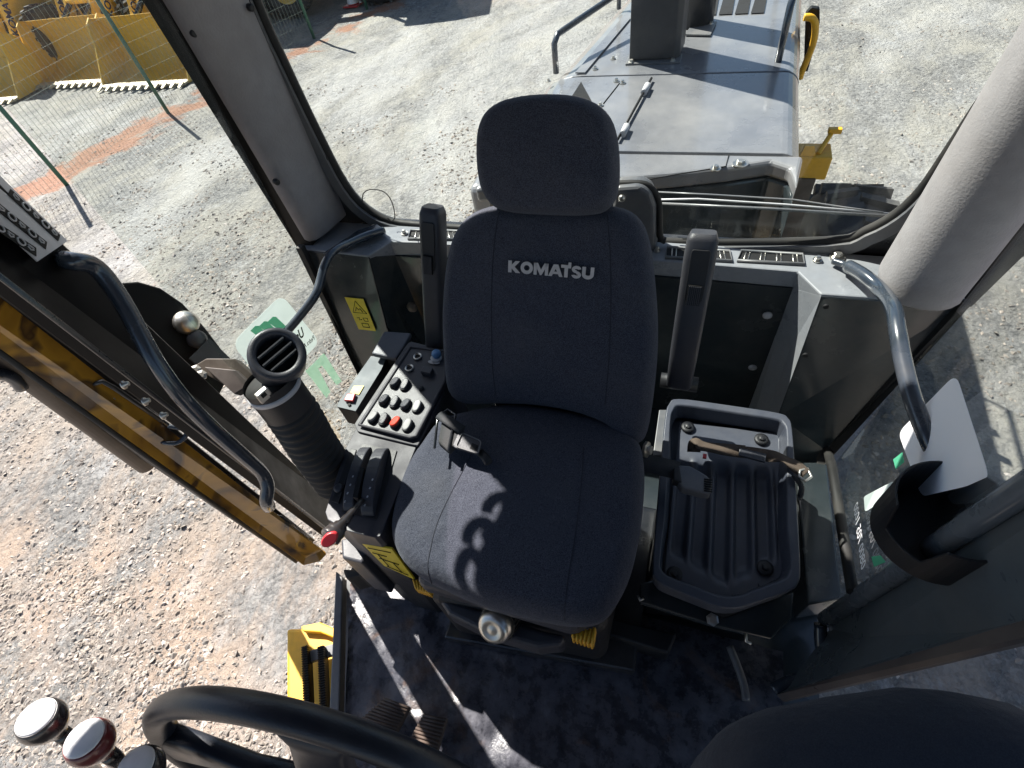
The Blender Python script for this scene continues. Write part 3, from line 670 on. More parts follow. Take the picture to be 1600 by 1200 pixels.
def upto(a, px, py, x, z): b = at(px, py, x=x); return a+(b-a)*((z-a.z)/(b.z-a.z))
a0 = at(484,379,z=SZ+.015); b0 = at(547,322,z=SZ+.015)
pillar2(a0, b0, upto(a0,262,0,-1.10,3.52), upto(b0,392,0,-1.06,3.52), .028, 3, SZ)
for px, py in ((303,52),(433,285),(393,12),(511,247)):
    p = at(px, py, P=(-1.06,1.12,0), N=(.93,-.37,0)); setmesh('trim_clip', MB().lathe(p, (.93,-.37,0), [(.008,-.01),(.008,.002),(.005,.004)], 14), M['plastic'], cabr)
po = V(-1.165,1.03,0)
c0 = at(467,391,z=SZ-.02); c1 = upto(c0,222,0,-1.12,3.52)
setmesh('corner_post', MB().loft([[c0, a0+V(-.0,.006,-.02), V(-1.08,1.25,SZ-.02), V(-1.22,1.25,SZ-.02)],[c1, upto(a0,262,0,-1.10,3.52)+V(0,.006,0), V(-1.08,1.25,3.52), V(-1.22,1.25,3.52)]]), M['ink'], cabr)
setmesh('window_edge', MB().slab([at(462,388,z=2.42),at(470,388,z=2.42),pb[1]+V(.02,0,0),V(-1.0,.86,1.75),V(-1.02,.86,1.75),pb[1]], (0,.02,0)), M['rubber'], cabr)
# right post: leans slightly
rp0, rp1 = at(1366,440,z=SZ), at(1504,466,z=SZ)
rt0, rt1 = at(1608,50,y=1.12), at(1640,330,y=1.02)
pillar(V(rp0.x,rp0.y+.0,0), V(rp1.x,rp1.y,0), SZ+.012, 3.5, .085, V(.055,.0,0), ex=2.2)
setmesh('corner_post', MB().slab([V(rp1.x-.01,rp1.y+.03,SZ-.02),V(rp1.x+.01,rp1.y+.02,SZ-.02),V(rp1.x+.06,1.25,SZ-.02),V(rp0.x+.085,1.25,SZ-.02)], (.06,0,1.15)), M['ink'], cabr)
setmesh('window_edge', MB().slab([at(1505,478,z=2.41),at(1518,476,z=2.41),rb[3]+V(.02,0,0),V(.44,.90,1.93),V(.42,.90,1.93),rb[3]], (0,.02,0)), M['rubber'], cabr)
setmesh('window_edge', MB().tube([rb[3]+V(.005,0,0), at(1300,730,x=.43), at(1332,925,x=.42)], .012, n=8), M['rubber'], cabr)
# roof: side header, plate
roof = [V(-.85,-.9,3.58),V(.62,-.9,3.58),V(.72,1.25,3.58),V(-1.17,1.25,3.58)]
setmesh('roof', MB().slab(roof, (0,0,.06)), M['plastic_grey'], cabr, bevel=.02)
setmesh('roof_header', MB().slab([V(-.84,-.85,3.50),V(-1.12,1.1,3.50),V(-1.14,1.1,3.50),V(-.86,-.85,3.50)], (0,0,.08)), M['plastic'], cabr)
setmesh('roof_header', MB().slab([V(.58,-.85,3.38),V(.66,1.1,3.38),V(.70,1.1,3.38),V(.62,-.85,3.38)], (0,0,.2)), M['plastic'], cabr)
setmesh('roof_header', MB().slab([V(-1.15,1.20,3.5),V(.7,1.20,3.5),V(.7,1.24,3.5),V(-1.15,1.24,3.5)], (0,0,.08)), M['plastic'], cabr)
# grab rails at the rear corners
pk0 = at(1498,468,z=2.39); pk1 = at(1517,480,z=2.38); pk1t = upto(pk1,1600,399,pk1.x+.035,3.5); pk0t = pk0+V(.05,0,1.11)
setmesh('corner_post', MB().loft([[pk0,pk1,pk1+V(.02,.09,0),pk0+V(.0,.09,0)],[pk0t,pk1t,pk1t+V(.02,.09,0),pk0t+V(0,.09,0)]]), M['ink'], cabr)
rl = MB().tube([at(600,360,z=2.415),at(572,368,z=2.43),at(545,380,z=2.45),at(522,392,y=.98),at(508,412,y=.93),at(500,440,y=.88),at(492,462,y=.84),at(470,492,y=.79),at(436,532,y=.72),at(400,574,y=.66)], .0115, n=14, spline=5)
setmesh('grab_rail', rl, M['rail'], cabr)
setmesh('rail_plate', MB().slab(ats([(560,362),(590,352),(600,360),(575,376),(540,388),(505,398),(545,372)], z=2.412), (0,0,.006)), M['rail'], cabr, bevel=.002)
rr_ = MB().tube([at(1302,408,z=2.412),at(1325,416,z=2.42),at(1352,432,z=2.435),at(1378,455,z=2.445),at(1396,482,y=.92),at(1403,520,y=.85),at(1410,560,y=.80),at(1425,620,y=.73),at(1448,680,y=.66),at(1478,742,y=.60),at(1492,775,y=.57)], [.008]*6+[.015]*60, n=16, spline=6)
setmesh('grab_rail', rr_, M['rail'], cabr)
# ---------------------------------------------------------------- left door post with handle
lpz = thing('door_post', 'black left door post with a long blue-black handle and hinge plate with painted gold reflections', 'door post', V(-.96,.4,1.8))
def az(px, py, z, dist):
    """point on the vertical plane through the eye and the pixel, at plan distance dist, height from the pixel"""
    r = RM@np.array([px-800, py-600, F])/F; t = dist/math.hypot(r[0], r[1]); return Vector(CAM+r*t)
class LN:
    """a near-vertical edge given by its foot and one higher point"""
    def __init__(s, p0, z0, p1, x1): s.a = at(*p0, z=z0); s.b = at(*p1, x=x1)
    def z(s, z): k = (z-s.a.z)/(s.b.z-s.a.z); return s.a+(s.b-s.a)*k
e_gl = LN((474,884),1.75,(0,548),-1.03); e_gu = LN((506,862),1.75,(0,466),-1.02); e_gk = LN((508,856),1.75,(0,450),-1.02)
e_pu = LN((519,834),1.84,(0,432),-.93); e_pr = LN((513,775),1.80,(0,284),-1.0)
ZT = 3.46
jp = [e_gu.z(1.8), e_gl.z(1.8)]; jn = jp[1]-jp[0]; jn.z = 0
JN = V(jn.y,-jn.x,0).normalized()
if JN.y > 0: JN = -JN
JN = (e_gl.z(1.8)-e_gu.z(1.8)).cross(e_gu.z(3)-e_gu.z(1.8)).normalized()
if JN.dot(Vector(CAM)-e_gu.z(2.4)) < 0: JN = -JN
setmesh('hinge_plate', MB().slab([at(511,866,z=1.80),at(500,878,z=1.79),at(474,884,z=1.79),e_gl.z(1.84),e_gl.z(ZT),e_gu.z(ZT),e_gu.z(1.84)], -JN*.012), M['gold_reflection'], lpz, bevel=.003)
g1 = [e_gl.z(z)+JN*.004 for z in (1.80,2.4,ZT)]
setmesh('seal_strip', MB().tube(g1, .006, n=8), M['rubber'], lpz)
o1 = e_pu.z(1.83); 
setmesh('edge_trim', MB().slab([e_gu.z(1.83)+JN*.004,e_gk.z(1.82)+JN*.004,e_gk.z(ZT)+JN*.004,e_gu.z(ZT)+JN*.004], -JN*.008), M['black_metal'], lpz, bevel=.002)
setmesh('trim_edge', MB().tube([e_pu.z(z) for z in (1.82,2.5,ZT)], .005, n=8), M['black_metal'], lpz)
q0 = e_pu.z(1.82); q1 = e_pr.z(1.80)
PN = (q1-q0).cross(V(0,0,1)).normalized()
if PN.x < 0: PN = -PN
PN = (e_pr.z(2.3)-e_pu.z(2.3)).cross(e_pu.z(3)-e_pu.z(2)).normalized()
if PN.x < 0: PN = -PN
pan = [e_pu.z(1.82), e_pr.z(1.79), e_pr.z(2.6), e_pr.z(ZT), e_pu.z(ZT)]
panel = setmesh('inner_panel', MB().slab(pan, -PN*.03), M['black_panel'], lpz, bevel=.006)
def onp(px, py, off=0): return at(px, py, P=q0+PN*off, N=PN)
hd = [onp(96,405,.0),onp(110,408,.03),onp(150,418,.045),onp(190,470,.05),onp(240,560,.05),onp(285,622,.05),onp(330,668,.05),onp(375,708,.05),onp(408,738,.045),onp(418,760,.04),onp(416,782,.02),onp(420,792,0)]
setmesh('handle', MB().tube(hd, .0155, n=16, spline=5), M['rail'], lpz)
# printed legend plate
cs = [onp(-22,262,.004), onp(18,290,.004), onp(104,376,.004), onp(56,409,.004), onp(-22,330,.004)]
lg = setmesh('legend_plate', MB().slab([onp(12,289,.016),onp(104,377,.016),onp(57,409,.016),onp(-60,300,.016),onp(-60,215,.016)], PN*.002), M['silver'], lpz)
for a, b in (((14,300),(92,372)), ((-10,318),(72,384)), ((-30,338),(56,394))):
    A, B = onp(*a,.0185), onp(*b,.0185); d = (B-A); wv = d.normalized().cross(PN)*.0085
    bar = setmesh('legend_row', MB().slab([A-wv,B-wv,B+wv,A+wv], PN*.001), M['ink'], lg)
    for k in range(5):
        c = A+d*(k+.6)/5.2
        if k % 2 == 1: setmesh('ring_mark', MB().tube([c+PN*.002+(d.normalized()*math.cos(q)+wv.normalized()*math.sin(q))*.0062 for q in [2*PI*i/14 for i in range(14)]], .0014, closed=True, n=5), M['silver'], bar)
        else: setmesh('symbol', MB().tube([c+PN*.0015-d.normalized()*.005,c+PN*.0015+wv*.4,c+PN*.0015+d.normalized()*.005], .0012, n=5).tube([c+PN*.0015-d.normalized()*.005-wv*.4,c+PN*.0015+d.normalized()*.005-wv*.3], .0012, n=5), M['silver'], bar)
# hinge hardware on the plate with painted gold reflections
def onj(px, py, off=0): return at(px, py, P=(e_gl.z(2.3)+e_gu.z(2.3))*.5+JN*(off+.006), N=JN)
hp_ = []
for px, py, r in ((174,620,.008),(202,643,.008),(230,663,.008),(438,825,.007),(452,835,.007),(466,846,.007)):
    setmesh('bolt', MB().lathe(onj(px,py), JN, [(r*1.3,0),(r*1.3,.003),(r*.8,.004),(r*.7,.012),(.001,.013)], 16), M['chrome'], lpz)
for px, py, r in ((192,602,.006),(225,628,.006),(253,650,.006)):
    setmesh('bolt', MB().lathe(onp(px,py,.006), PN, [(r*1.3,0),(r*1.3,.003),(r*.8,.004),(r*.7,.010),(.001,.011)], 16), M['chrome'], lpz)
hk = [onj(262,666,.006),onj(290,672,.02),onj(288,684,.028),onj(276,692,.028),onj(258,692,.02),onj(250,688,.004)]
setmesh('door_hook', MB().tube(hk, .005, n=10, spline=5), M['rail'], lpz)
setmesh('hook_ring', MB().lathe(onj(252,690), JN, [(.014,0),(.014,.004),(.009,.004),(.008,0)], 20), M['rubber'], lpz)
setmesh('hinge_arm', MB().tube([onj(140,602,.008),onj(160,596,.012),onj(178,606,.012),onj(262,664,.012)], .0045, n=8), M['black_metal'], lpz)
setmesh('hinge_arm', MB().tube([onj(420,814,.006),onj(432,806,.010),onj(440,808,.010),onj(482,840,.010)], .004, n=8), M['black_metal'], lpz)
# open door leaf standing outward, seen edge on
st_ = V(-1.62, .452, 0)
dl = thing('open_door', 'brown-edged open cab door standing outward, seen nearly edge on at the left', 'door', V(-1.0,.33,1.9))
dn = V(-1.02,.304,0); d_ = (st_-dn)
setmesh('tinted_pane', MB().slab([V(dn.x-.0,dn.y,2.0),V(st_.x,st_.y,2.0),V(st_.x,st_.y,3.3),V(dn.x-.0,dn.y,3.3)], (0,.006,0)), M['ink'], dl)
zb = at(232,735,x=st_.x).z
setmesh('outer_stile', MB().tube([V(st_.x,st_.y,zb+.02),V(st_.x,st_.y,3.4)], .036, n=20), M['brown'], dl)
setmesh('stile_handle', MB().tube([at(-30,585,x=st_.x+.02),at(4,585,x=st_.x+.02),at(22,592,x=st_.x+.02),at(34,606,x=st_.x+.01)], .016, n=10, spline=3), M['blue_paint'] if 'blue_paint' in M else M['rail'], dl)
# ---------------------------------------------------------------- left side glass with stickers
gA, gB = V(-.985,.55,0), V(-1.075,.955,0)
GN = V((gB-gA).y,-(gB-gA).x,0).normalized()
if GN.x < 0: GN = -GN
side = thing('side_window', 'clear side window behind the left door post with pale company stickers', 'window', V(-1.03,.75,1.6))
setmesh('pane', MB().slab([V(gA.x,gA.y,1.3),V(gB.x,gB.y,1.3),V(-1.115,1.06,2.4),V(-1.115,1.06,3.24),V(gA.x,gA.y,3.24)][:2]+[V(gB.x-.02,gB.y+.06,2.5),V(gB.x-.02,gB.y+.06,3.24),V(gA.x,gA.y,3.24)], -GN*.005), M['glass'], side)
def ong(px, py, off=.0015): return at(px, py, P=gA+GN*off, N=GN)
def film(name, col, alpha):
    m, t, N, L, p = nodes(name); N.remove(p)
    tr = N.new('ShaderNodeBsdfTransparent'); di = N.new('ShaderNodeBsdfDiffuse'); tl = N.new('ShaderNodeBsdfTranslucent')
    di.inputs[0].default_value = (*col,1); tl.inputs[0].default_value = (*col,1)
    m1 = N.new('ShaderNodeMixShader'); m1.inputs[0].default_value = .5; L.new(di.outputs[0], m1.inputs[1]); L.new(tl.outputs[0], m1.inputs[2])
    m2 = N.new('ShaderNodeMixShader'); m2.inputs[0].default_value = alpha; L.new(tr.outputs[0], m2.inputs[1]); L.new(m1.outputs[0], m2.inputs[2])
    L.new(m2.outputs[0], N['Material Output'].inputs[0]); return m
M['film_white'] = film('frosted_sticker', (.85,.93,.90), .62)
M['film_green'] = film('green_sticker', (.15,.60,.38), .75)
M['film_pale'] = film('pale_green_sticker', (.50,.75,.58), .6)
M['film_solid'] = film('white_vinyl', (.93,.93,.95), .97)
rnd = catmull(ats([], z=0), 1, True) if False else None
def rounded(pts, r=.2, n=5):
    out = []; L = len(pts)
    for i in range(L):
        a, b, c = Vector(pts[i-1]), Vector(pts[i]), Vector(pts[(i+1)%L])
        p, q = b.lerp(a,r), b.lerp(c,r)
        for k in range(n+1):
            t = k/n; out.append((1-t)**2*p+2*t*(1-t)*b+t*t*q)
    return out
card = [ong(*p) for p in ((366,532),(438,458),(494,532),(470,566),(430,600),(386,572))]
card = [ong(*p) for p in ((362,536),(440,460),(500,535),(420,612))]
s_ = setmesh('frosted_sticker', MB().slab(rounded(card,.16), GN*.0006), M['film_white'], side)
for k in range(3):
    x0, y0 = 391+13.5*k, 517-7*k
    pts = [(x0,y0),(x0+8,y0-8),(x0+13,y0-8),(x0+31,y0+9),(x0+20,y0+14)]
    setmesh('logo_stripe', MB().slab([ong(a,b,.0025) for a, b in pts], GN*.0004), M['film_green'], s_)
U_ = (ong(488,520)-ong(452,560)).normalized(); Vv = (ong(470,555)-ong(452,535)).normalized()
# lettering is on the outer face, so it reads mirrored from the seat
tU = -(ong(480,528)-ong(444,560)).normalized()
tV = GN.cross(tU)
tV = -tV if tV.dot(ong(440,510)-ong(470,545)) < 0 else tV
def mtext(s, size, u, v, o, bold=.02):
    t, wd = text_mb(s, size, (1,0,0), (0,1,0), (0,0,0), .0004, bold)
    u = Vector(u).normalized(); v = Vector(v).normalized(); n = u.cross(v)
    t.v = [Vector(o)+u*p.x+v*p.y+n*p.z for p in t.v]; return t
setmesh('lettering', mtext('Usina', .040, tU, tV, ong(476,524,.003), .02), M['ink'], s_)
setmesh('lettering', mtext('Pedra Agroindustrial', .021, tU, tV, ong(492,530,.003), .0), M['ink'], s_)
for pts in ([(477,580),(492,566),(505,552),(509,556),(534,596),(526,602),(503,571),(497,576),(516,612),(510,622),(484,588)],):
    setmesh('arch_sticker', MB().slab([ong(a,b) for a, b in pts], GN*.0006), M['film_pale'], side)
# added unseen curls below the roof header, shaped to throw the curly seat shadow
cc = MB(); hx = -1.0
def loop(pts, r=.008): cc.tube([V(hx, y, z) for y, z in pts], r, n=8, spline=5)
def shadow_src(px, py, z=2.345):
    p = at(px, py, z=z); t = (p.x-hx)/(-SUN.x); q = p+SUN*t; return V(hx, q.y, q.z)
curls = [[(815,812),(806,800),(792,800),(778,812),(776,824)],[(800,836),(812,826),(806,812)],[(786,850),(776,838),(758,838),(744,852),(742,866)],[(768,880),(778,868),(772,852)],[(764,905),(752,880),(738,880),(725,898),(722,926)]]
for c in curls: cc.tube([shadow_src(*p) for p in c], .011, n=8, spline=5)
vz = [shadow_src(*p) for p in ((812,800),(790,838),(768,872),(752,905),(742,950),(850,975),(850,800))]  # added out-of-view plate, outline traced back along the sun to shade the cushion
bd = setmesh('shadow_plate', MB().slab(vz, (-.006,0,0)), M['plastic'], None, loc=(hx,.6,3.3)); tag(bd, 'added unseen plate under the left roof edge that shades the cushion', 'shadow plate')
cb = setmesh('shadow_curls', cc, M['rubber'], None, loc=(hx,.6,3.2)); tag(cb, 'added unseen curls under the left roof edge that cast the seat shadow', 'shadow curls')
# ---------------------------------------------------------------- exterior mirror shield behind the post
mr = thing('exterior_mirror', 'black rounded exterior mirror with a bright lamp behind the left door post', 'mirror', V(-1.3,.7,2.3))
sh_ = [at(x,y,P=(-1.25,.66,2.3),N=(.8,-.25,.5)) for x,y in ((188,442),(215,440),(250,450),(285,474),(320,512),(345,545),(366,572),(330,640),(200,500))]
setmesh('shield', MB().slab(sh_, (-.02,.01,-.015)), M['ink'], mr, bevel=.004)
pc_ = at(291,504,P=(-1.22,.65,2.3),N=(.8,-.25,.5)); setmesh('lamp', MB().lathe(pc_, (.8,-.25,.55), [(.030,-.02),(.033,0),(.026,.012),(.012,.018),(.001,.02)], 20), M['chrome'], mr)
setmesh('lamp_housing', MB().lathe(at(308,530,P=(-1.22,.65,2.3),N=(.8,-.25,.5)), (.8,-.25,.55), [(.022,-.03),(.026,0),(.02,.01),(.001,.012)], 18), M['plastic_grey'], mr)
setmesh('mirror_panel', MB().slab([at(x,y,P=(-1.2,.65,2.3),N=(.8,-.25,.5)) for x,y in ((296,560),(327,528),(360,560),(305,568))], (-.006,0,-.004)), M['plastic_grey'], mr)
bk_ = [at(x,y,d=1.25) for x,y in ((302,572),(322,560),(366,560),(400,590),(372,612),(330,590))]
setmesh('bracket', MB().slab(bk_, (.0,.01,-.02)), M['brown'], mr, bevel=.002)
setmesh('bracket_arm', MB().slab([at(x,y,d=1.24) for x,y in ((318,573),(368,578),(392,600),(366,616))], (.0,.01,-.02)), M['brown2'], mr, bevel=.002)
for px, py in ((307,578),(316,586)): setmesh('bolt', MB().lathe(at(px,py,d=1.22), (.5,-.4,.7), [(.012,0),(.012,.006),(.006,.008)], 6, smooth=False), M['chrome'], mr)
# ---------------------------------------------------------------- right side glass, post and door
gR0, gR1 = V(.425,.52,0), V(.475,.93,0)
RN = V((gR1-gR0).y,-(gR1-gR0).x,0).normalized()
if RN.x > 0: RN = -RN
rs = thing('side_window', 'clear side window at the right with white stickers and mirrored phone digits', 'window', V(.45,.75,1.6))
setmesh('pane', MB().slab([V(gR0.x,gR0.y,1.9),V(gR1.x,gR1.y,1.9),V(.545,1.0,2.44),V(.59,1.0,3.3),V(gR0.x+.04,gR0.y-.1,3.3)], -RN*.005), M['glass'], rs)
def onr(px, py, off=.002): return at(px, py, P=gR0+RN*off, N=RN)
setmesh('white_sticker', MB().slab(rounded([onr(*p) for p in ((1404,676),(1494,584),(1546,744),(1510,760),(1440,776))],.12), RN*.0006), M['film_solid'], rs)
setmesh('pale_sticker', MB().slab(rounded([onr(*p) for p in ((1350,776),(1396,752),(1404,766),(1352,800))],.12), RN*.0006), M['film_pale2'] if 'film_pale2' in M else M['film_white'], rs)
setmesh('green_sticker', MB().slab([onr(*p) for p in ((1396,718),(1410,707),(1413,722),(1400,733))], RN*.0006), M['film_green'], rs)
setmesh('green_sticker', MB().slab([onr(*p) for p in ((1362,870),(1366,886),(1384,878),(1376,868))], RN*.0006), M['film_green'], rs)
ru = (onr(1339,793)-onr(1352,893)).normalized(); rv = RN.cross(ru); 
if rv.dot(onr(1340,840)-onr(1352,840)) > 0: rv = -rv
dist_ = (onr(1339,793)-onr(1352,893)).length
t0 = mtext('0800 705 1000', .05, (1,0,0), (0,1,0), (0,0,0), .01); tw = max(p.x for p in t0.v)
k_ = dist_/tw; o_ = onr(1346,893,.004); t0.v = [o_+ru*p.x*k_+rv*p.y*k_*1.1 for p in t0.v]
setmesh('lettering', t0, M['film_solid'], rs)
# right door post
R0, R1 = at(1290,968,z=1.90), at(1604,762,z=2.62)
dp = thing('door_post', 'dark right door post with a thick round edge and flat inner panel', 'door post', V(.42,.45,1.8))
R0b, R1b = at(1212,1086,z=1.82), at(1604,968,z=2.50)
R0c, R1c = at(1222,1095,z=1.82), at(1604,1003,z=2.5)
ext = lambda a, b, k: a+(b-a)*k
e_t = ext(R0,R1,1.6)
setmesh('round_edge', MB().tube([R0, ext(R0,R1,.3), ext(R0,R1,.6), R1, e_t], .018, n=18), M['tube_light'], dp)
bot = [at(1282,975,z=1.90),at(1283,1010,z=1.87),at(1290,1035,z=1.85),at(1275,1050,z=1.84),at(1232,1066,z=1.83),at(1208,1078,z=1.82)]
setmesh('lower_edge', MB().tube(bot, .014, n=12, spline=4), M['rail'], dp)
pr = [R0+V(.012,0,0), e_t+V(.012,0,0), ext(R0b,R1b,1.6), R1b, R0b, at(1290,1040,z=1.85)]
setmesh('inner_panel', MB().slab(pr, (.012,.006,0)), M['door_panel'], dp)
setmesh('ridge', MB().tube([at(1298,975,z=1.905),at(1306,1000,z=1.89),at(1314,1030,z=1.87),at(1310,1046,z=1.86),at(1280,1058,z=1.85)], .007, n=10, spline=4), M['shelf'], dp)
setmesh('edge_flange', MB().slab([R0b+V(0,0,.004), ext(R0b,R1b,1.6), ext(R0c,R1c,1.6), R0c], (.006,.0,-.01)), M['brown2'] if 'brown2' in M else M['shelf'], dp)
# ================================================================ CUP HOLDER
ch = thing('cup_holder', 'black open-fronted cup holder clipped to the right door post', 'cup holder', at(1440,820,d=.83))
def cyl_open(o, ax, r, h, wall, a0, a1, low, n=40):
    """cup whose wall is cut down to height low between angles a0..a1"""
    o = Vector(o); ax = Vector(ax).normalized(); u = V(1,0,0); u = (u-ax*u.dot(ax)).normalized(); v = ax.cross(u); m = MB(); vs = []; fs = []
    for k in range(n):
        q = 2*PI*k/n; hh = low if a0 < q < a1 else h; d = u*math.cos(q)+v*math.sin(q)
        vs += [o+d*r, o+d*r+ax*hh, o+d*(r-wall)+ax*hh, o+d*(r-wall)+ax*.004]
    for k in range(n):
        j = (k+1)%n
        for e in range(3): fs.append((4*k+e,4*j+e,4*j+e+1,4*k+e+1))
    m.add(vs, fs, False); m.add([o+ (u*math.cos(2*PI*k/n)+v*math.sin(2*PI*k/n))*r for k in range(n)], [tuple(range(n))])
    return m
cupc = at(1448,836,d=.86)
setmesh('cup', cyl_open(cupc, (0,0,1), .082, .10, .004, 3.3, 4.3, .045), M['plastic'], ch, smooth=False, bevel=.0015)
setmesh('cup_ring', MB().tube([at(1545,835,d=.8)+V(.042*math.cos(q),.042*math.sin(q),0) for q in [2*PI*k/28 for k in range(28)]], .005, closed=True, n=8, flat=2.2), M['plastic_grey'], ch)
setmesh('mount_arm', MB().tube([at(1535,775,d=.86),at(1580,790,d=.82),at(1600,770,d=.8)], .015, n=10), M['plastic'], ch)
# ================================================================ DRIVER SEAT
seat = thing('driver_seat', 'dark blue-black fabric driver seat with headrest and two raised armrests', 'seat', V(-.24,.5,1.8))
CZ = 2.335
co_ = [(792,640),(735,650),(690,664),(660,700),(636,740),(621,785),(614,830),(625,868),(652,898),(695,920),(740,940),(800,958),(865,972),(915,976),(946,966),(968,938),(985,900),(997,850),(1004,800),(1007,745),(1000,700),(975,676),(930,660),(860,646)]
cz = ats(co_, z=CZ-.03)
def pill_h(outl, p, nrm, t, dome, edge):
    P = catmull(outl, 3, True); c = sum(P, V(0,0,0))/len(P); nrm = Vector(nrm).normalized()
    a = (P[0]-c).normalized(); b = nrm.cross(a); f = lambda q: ((q-c).dot(a), (q-c).dot(b)); x, y = f(p); th = math.atan2(y, x); s_ = 1
    for i in range(len(P)):
        q0_, q1_ = f(P[i-1]), f(P[i]); dx, dy = math.cos(th), math.sin(th); ex, ey = q1_[0]-q0_[0], q1_[1]-q0_[1]; D = dx*ey-dy*ex
        if abs(D) < 1e-12: continue
        k = (q0_[0]*ey-q0_[1]*ex)/D; m_ = (q0_[0]*dy-q0_[1]*dx)/D
        if k > 0 and 0 <= m_ <= 1: s_ = min(1, math.hypot(x, y)/k); break
    if s_ < 1-edge: return t+dome*(1-(s_/(1-edge))**2)
    return t*math.sin(math.acos(max(0,min(1,1-(1-s_)/edge))))
def fix_h(outl, p, nrm, t, dome, edge):
    nrm = Vector(nrm).normalized(); c = sum(outl, V(0,0,0))/len(outl); p = p-nrm*(p-c).dot(nrm)
    s_ = pill_h(outl, p, nrm, t, dome, edge); return p+nrm*(s_)
def acs(x): return x
setmesh('seat_cushion', MB().pill(cz, 0,0, (0,0,1), .05, dome=.018, edge=.16, sub=3, steps=7), M['fabric'], seat)
cush_top = CZ+.02
def zcush(x, y):
    c = sum(cz, V(0,0,0))/len(cz); return CZ-.03+.05+.012
for pts in ([(742,700),(725,735),(706,770),(682,820),(668,868),(662,896)],[(912,700),(908,760),(900,830),(888,900),(880,958)]):
    pp = [fix_h(cz, p, (0,0,1), .05, .018, .16) for p in catmull(ats(pts, z=CZ+.028), 5)]; setmesh('seam', MB().tube(pp, .0010, n=6), M['seam'], seat)
# backrest leaning backward
B0 = V(-.24,.645,2.335); BL = V(0,.235,.385).normalized(); BN = V(1,0,0).cross(BL).normalized()
if BN.y > 0: BN = -BN
def onb(px, py, off=0): return at(px, py, P=B0+BN*off, N=BN)
bo = [(705,606),(699,560),(696,500),(698,450),(703,405),(714,365),(734,338),(765,323),(810,318),(870,318),(930,320),(975,326),(1002,345),(1016,380),(1023,430),(1028,500),(1027,560),(1021,620),(1012,672),(1000,688),(978,676),(950,656),(900,638),(840,628),(780,626),(730,626)]
setmesh('backrest', MB().pill([onb(*p, -.02) for p in bo], 0,0, BN, .05, dome=.012, edge=.14, sub=3, steps=7), M['fabric'], seat)
for pts in ([(778,332),(772,400),(770,480),(771,560),(775,618)],[(948,336),(954,400),(955,480),(952,560),(946,632)]):
    pp = [fix_h([onb(*q, -.02) for q in bo], p, BN, .05, .012, .14) for p in catmull([onb(*q, .03) for q in pts], 5)]; setmesh('seam', MB().tube(pp, .0010, n=6), M['seam'], seat)
setmesh('back_shell', MB().slab([V(-.41,.66,2.20),V(-.11,.66,2.20),V(-.12,.80,2.50),V(-.40,.80,2.50)], (0,.06,0)), M['plastic'], seat, bevel=.02)
# headrest
H0 = B0+BL*.50+BN*.02
def onh(px, py, off=0): return at(px, py, P=H0+BN*off, N=BN)
ho = [(749,238),(751,205),(762,178),(785,160),(820,151),(860,148),(900,151),(932,162),(953,182),(963,212),(967,250),(966,290),(958,318),(940,333),(905,337),(860,336),(810,333),(777,324),(758,300),(751,270)]
hr_ = setmesh('headrest', MB().pill([onh(*p) for p in ho], 0,0, BN, .048, dome=.01, edge=.2, sub=3, steps=8), M['fabric'], seat)
setmesh('headrest_post', MB().tube([onh(820,320,-.02),onh(820,380,-.04)], .007).tube([onh(900,320,-.02),onh(900,380,-.04)], .007), M['chrome'], hr_)
# embroidered name: big heavy capitals, raised T
o_ = onb(794,425,.0445); e_ = onb(924,437,.0445); ux = (e_-o_); W = ux.length; ux.normalize(); vx = BN.cross(ux); vx = vx if vx.z > 0 else -vx
def letters():
    m = MB(); x = 0; H = .20; T = .062
    def poly(pts): m.slab([o_+ux*(x+a)*k+vx*b*k for a, b in pts], BN*.0012)
    def arc(cx, cy, rx, ry, wd, a0, a1, n=20):
        p = [(cx+rx*math.cos(q), cy+ry*math.sin(q)) for q in [a0+(a1-a0)*i/n for i in range(n+1)]]
        p2 = [(cx+(rx-wd)*math.cos(q), cy+(ry-wd)*math.sin(q)) for q in [a0+(a1-a0)*i/n for i in range(n+1)]]
        for i in range(n): poly([p[i],p[i+1],p2[i+1],p2[i]])
    k = W/1.46
    poly([(0,0),(T,0),(T,H),(0,H)]); poly([(T,.07),(T,.13),(.13,H),(.21,H),(.115,.10),(.22,0),(.14,0)]); x += .225
    arc(.11,.10,.11,.105,.058,0,2*PI,28); x += .235
    poly([(0,0),(.055,0),(.055,.20),(0,.20)]); poly([(.20,0),(.255,0),(.255,.20),(.20,.20)]); poly([(0,.2),(.07,.2),(.1275,.09),(.1275,0),(.115,0),(.055,.11)]); poly([(.255,.2),(.185,.2),(.1275,.09),(.1275,0),(.14,0),(.20,.11)]); x += .26
    poly([(0,0),(.06,0),(.125,.13),(.125,.2),(.085,.2)]); poly([(.25,0),(.19,0),(.125,.13),(.125,.2),(.165,.2)]); poly([(.07,.04),(.18,.04),(.165,.08),(.085,.08)]); x += .215
    poly([(.06,0),(.12,0),(.12,.205),(.06,.205)]); poly([(0,.155),(.06,.155),(.06,.205),(0,.205)]); poly([(.12,.155),(.17,.155),(.17,.25),(.12,.25)]); x += .185
    arc(.08,.145,.08,.06,.05,PI*.05,PI*1.5,16); arc(.08,.057,.08,.06,.05,-PI*.95,PI*.5,16); x += .175
    poly([(0,.07),(.06,.07),(.06,.20),(0,.20)]); poly([(.14,.07),(.20,.07),(.20,.20),(.14,.20)]); arc(.10,.08,.10,.08,.058,PI,2*PI,14)
    return m
setmesh('lettering', letters(), M['logo'], seat)
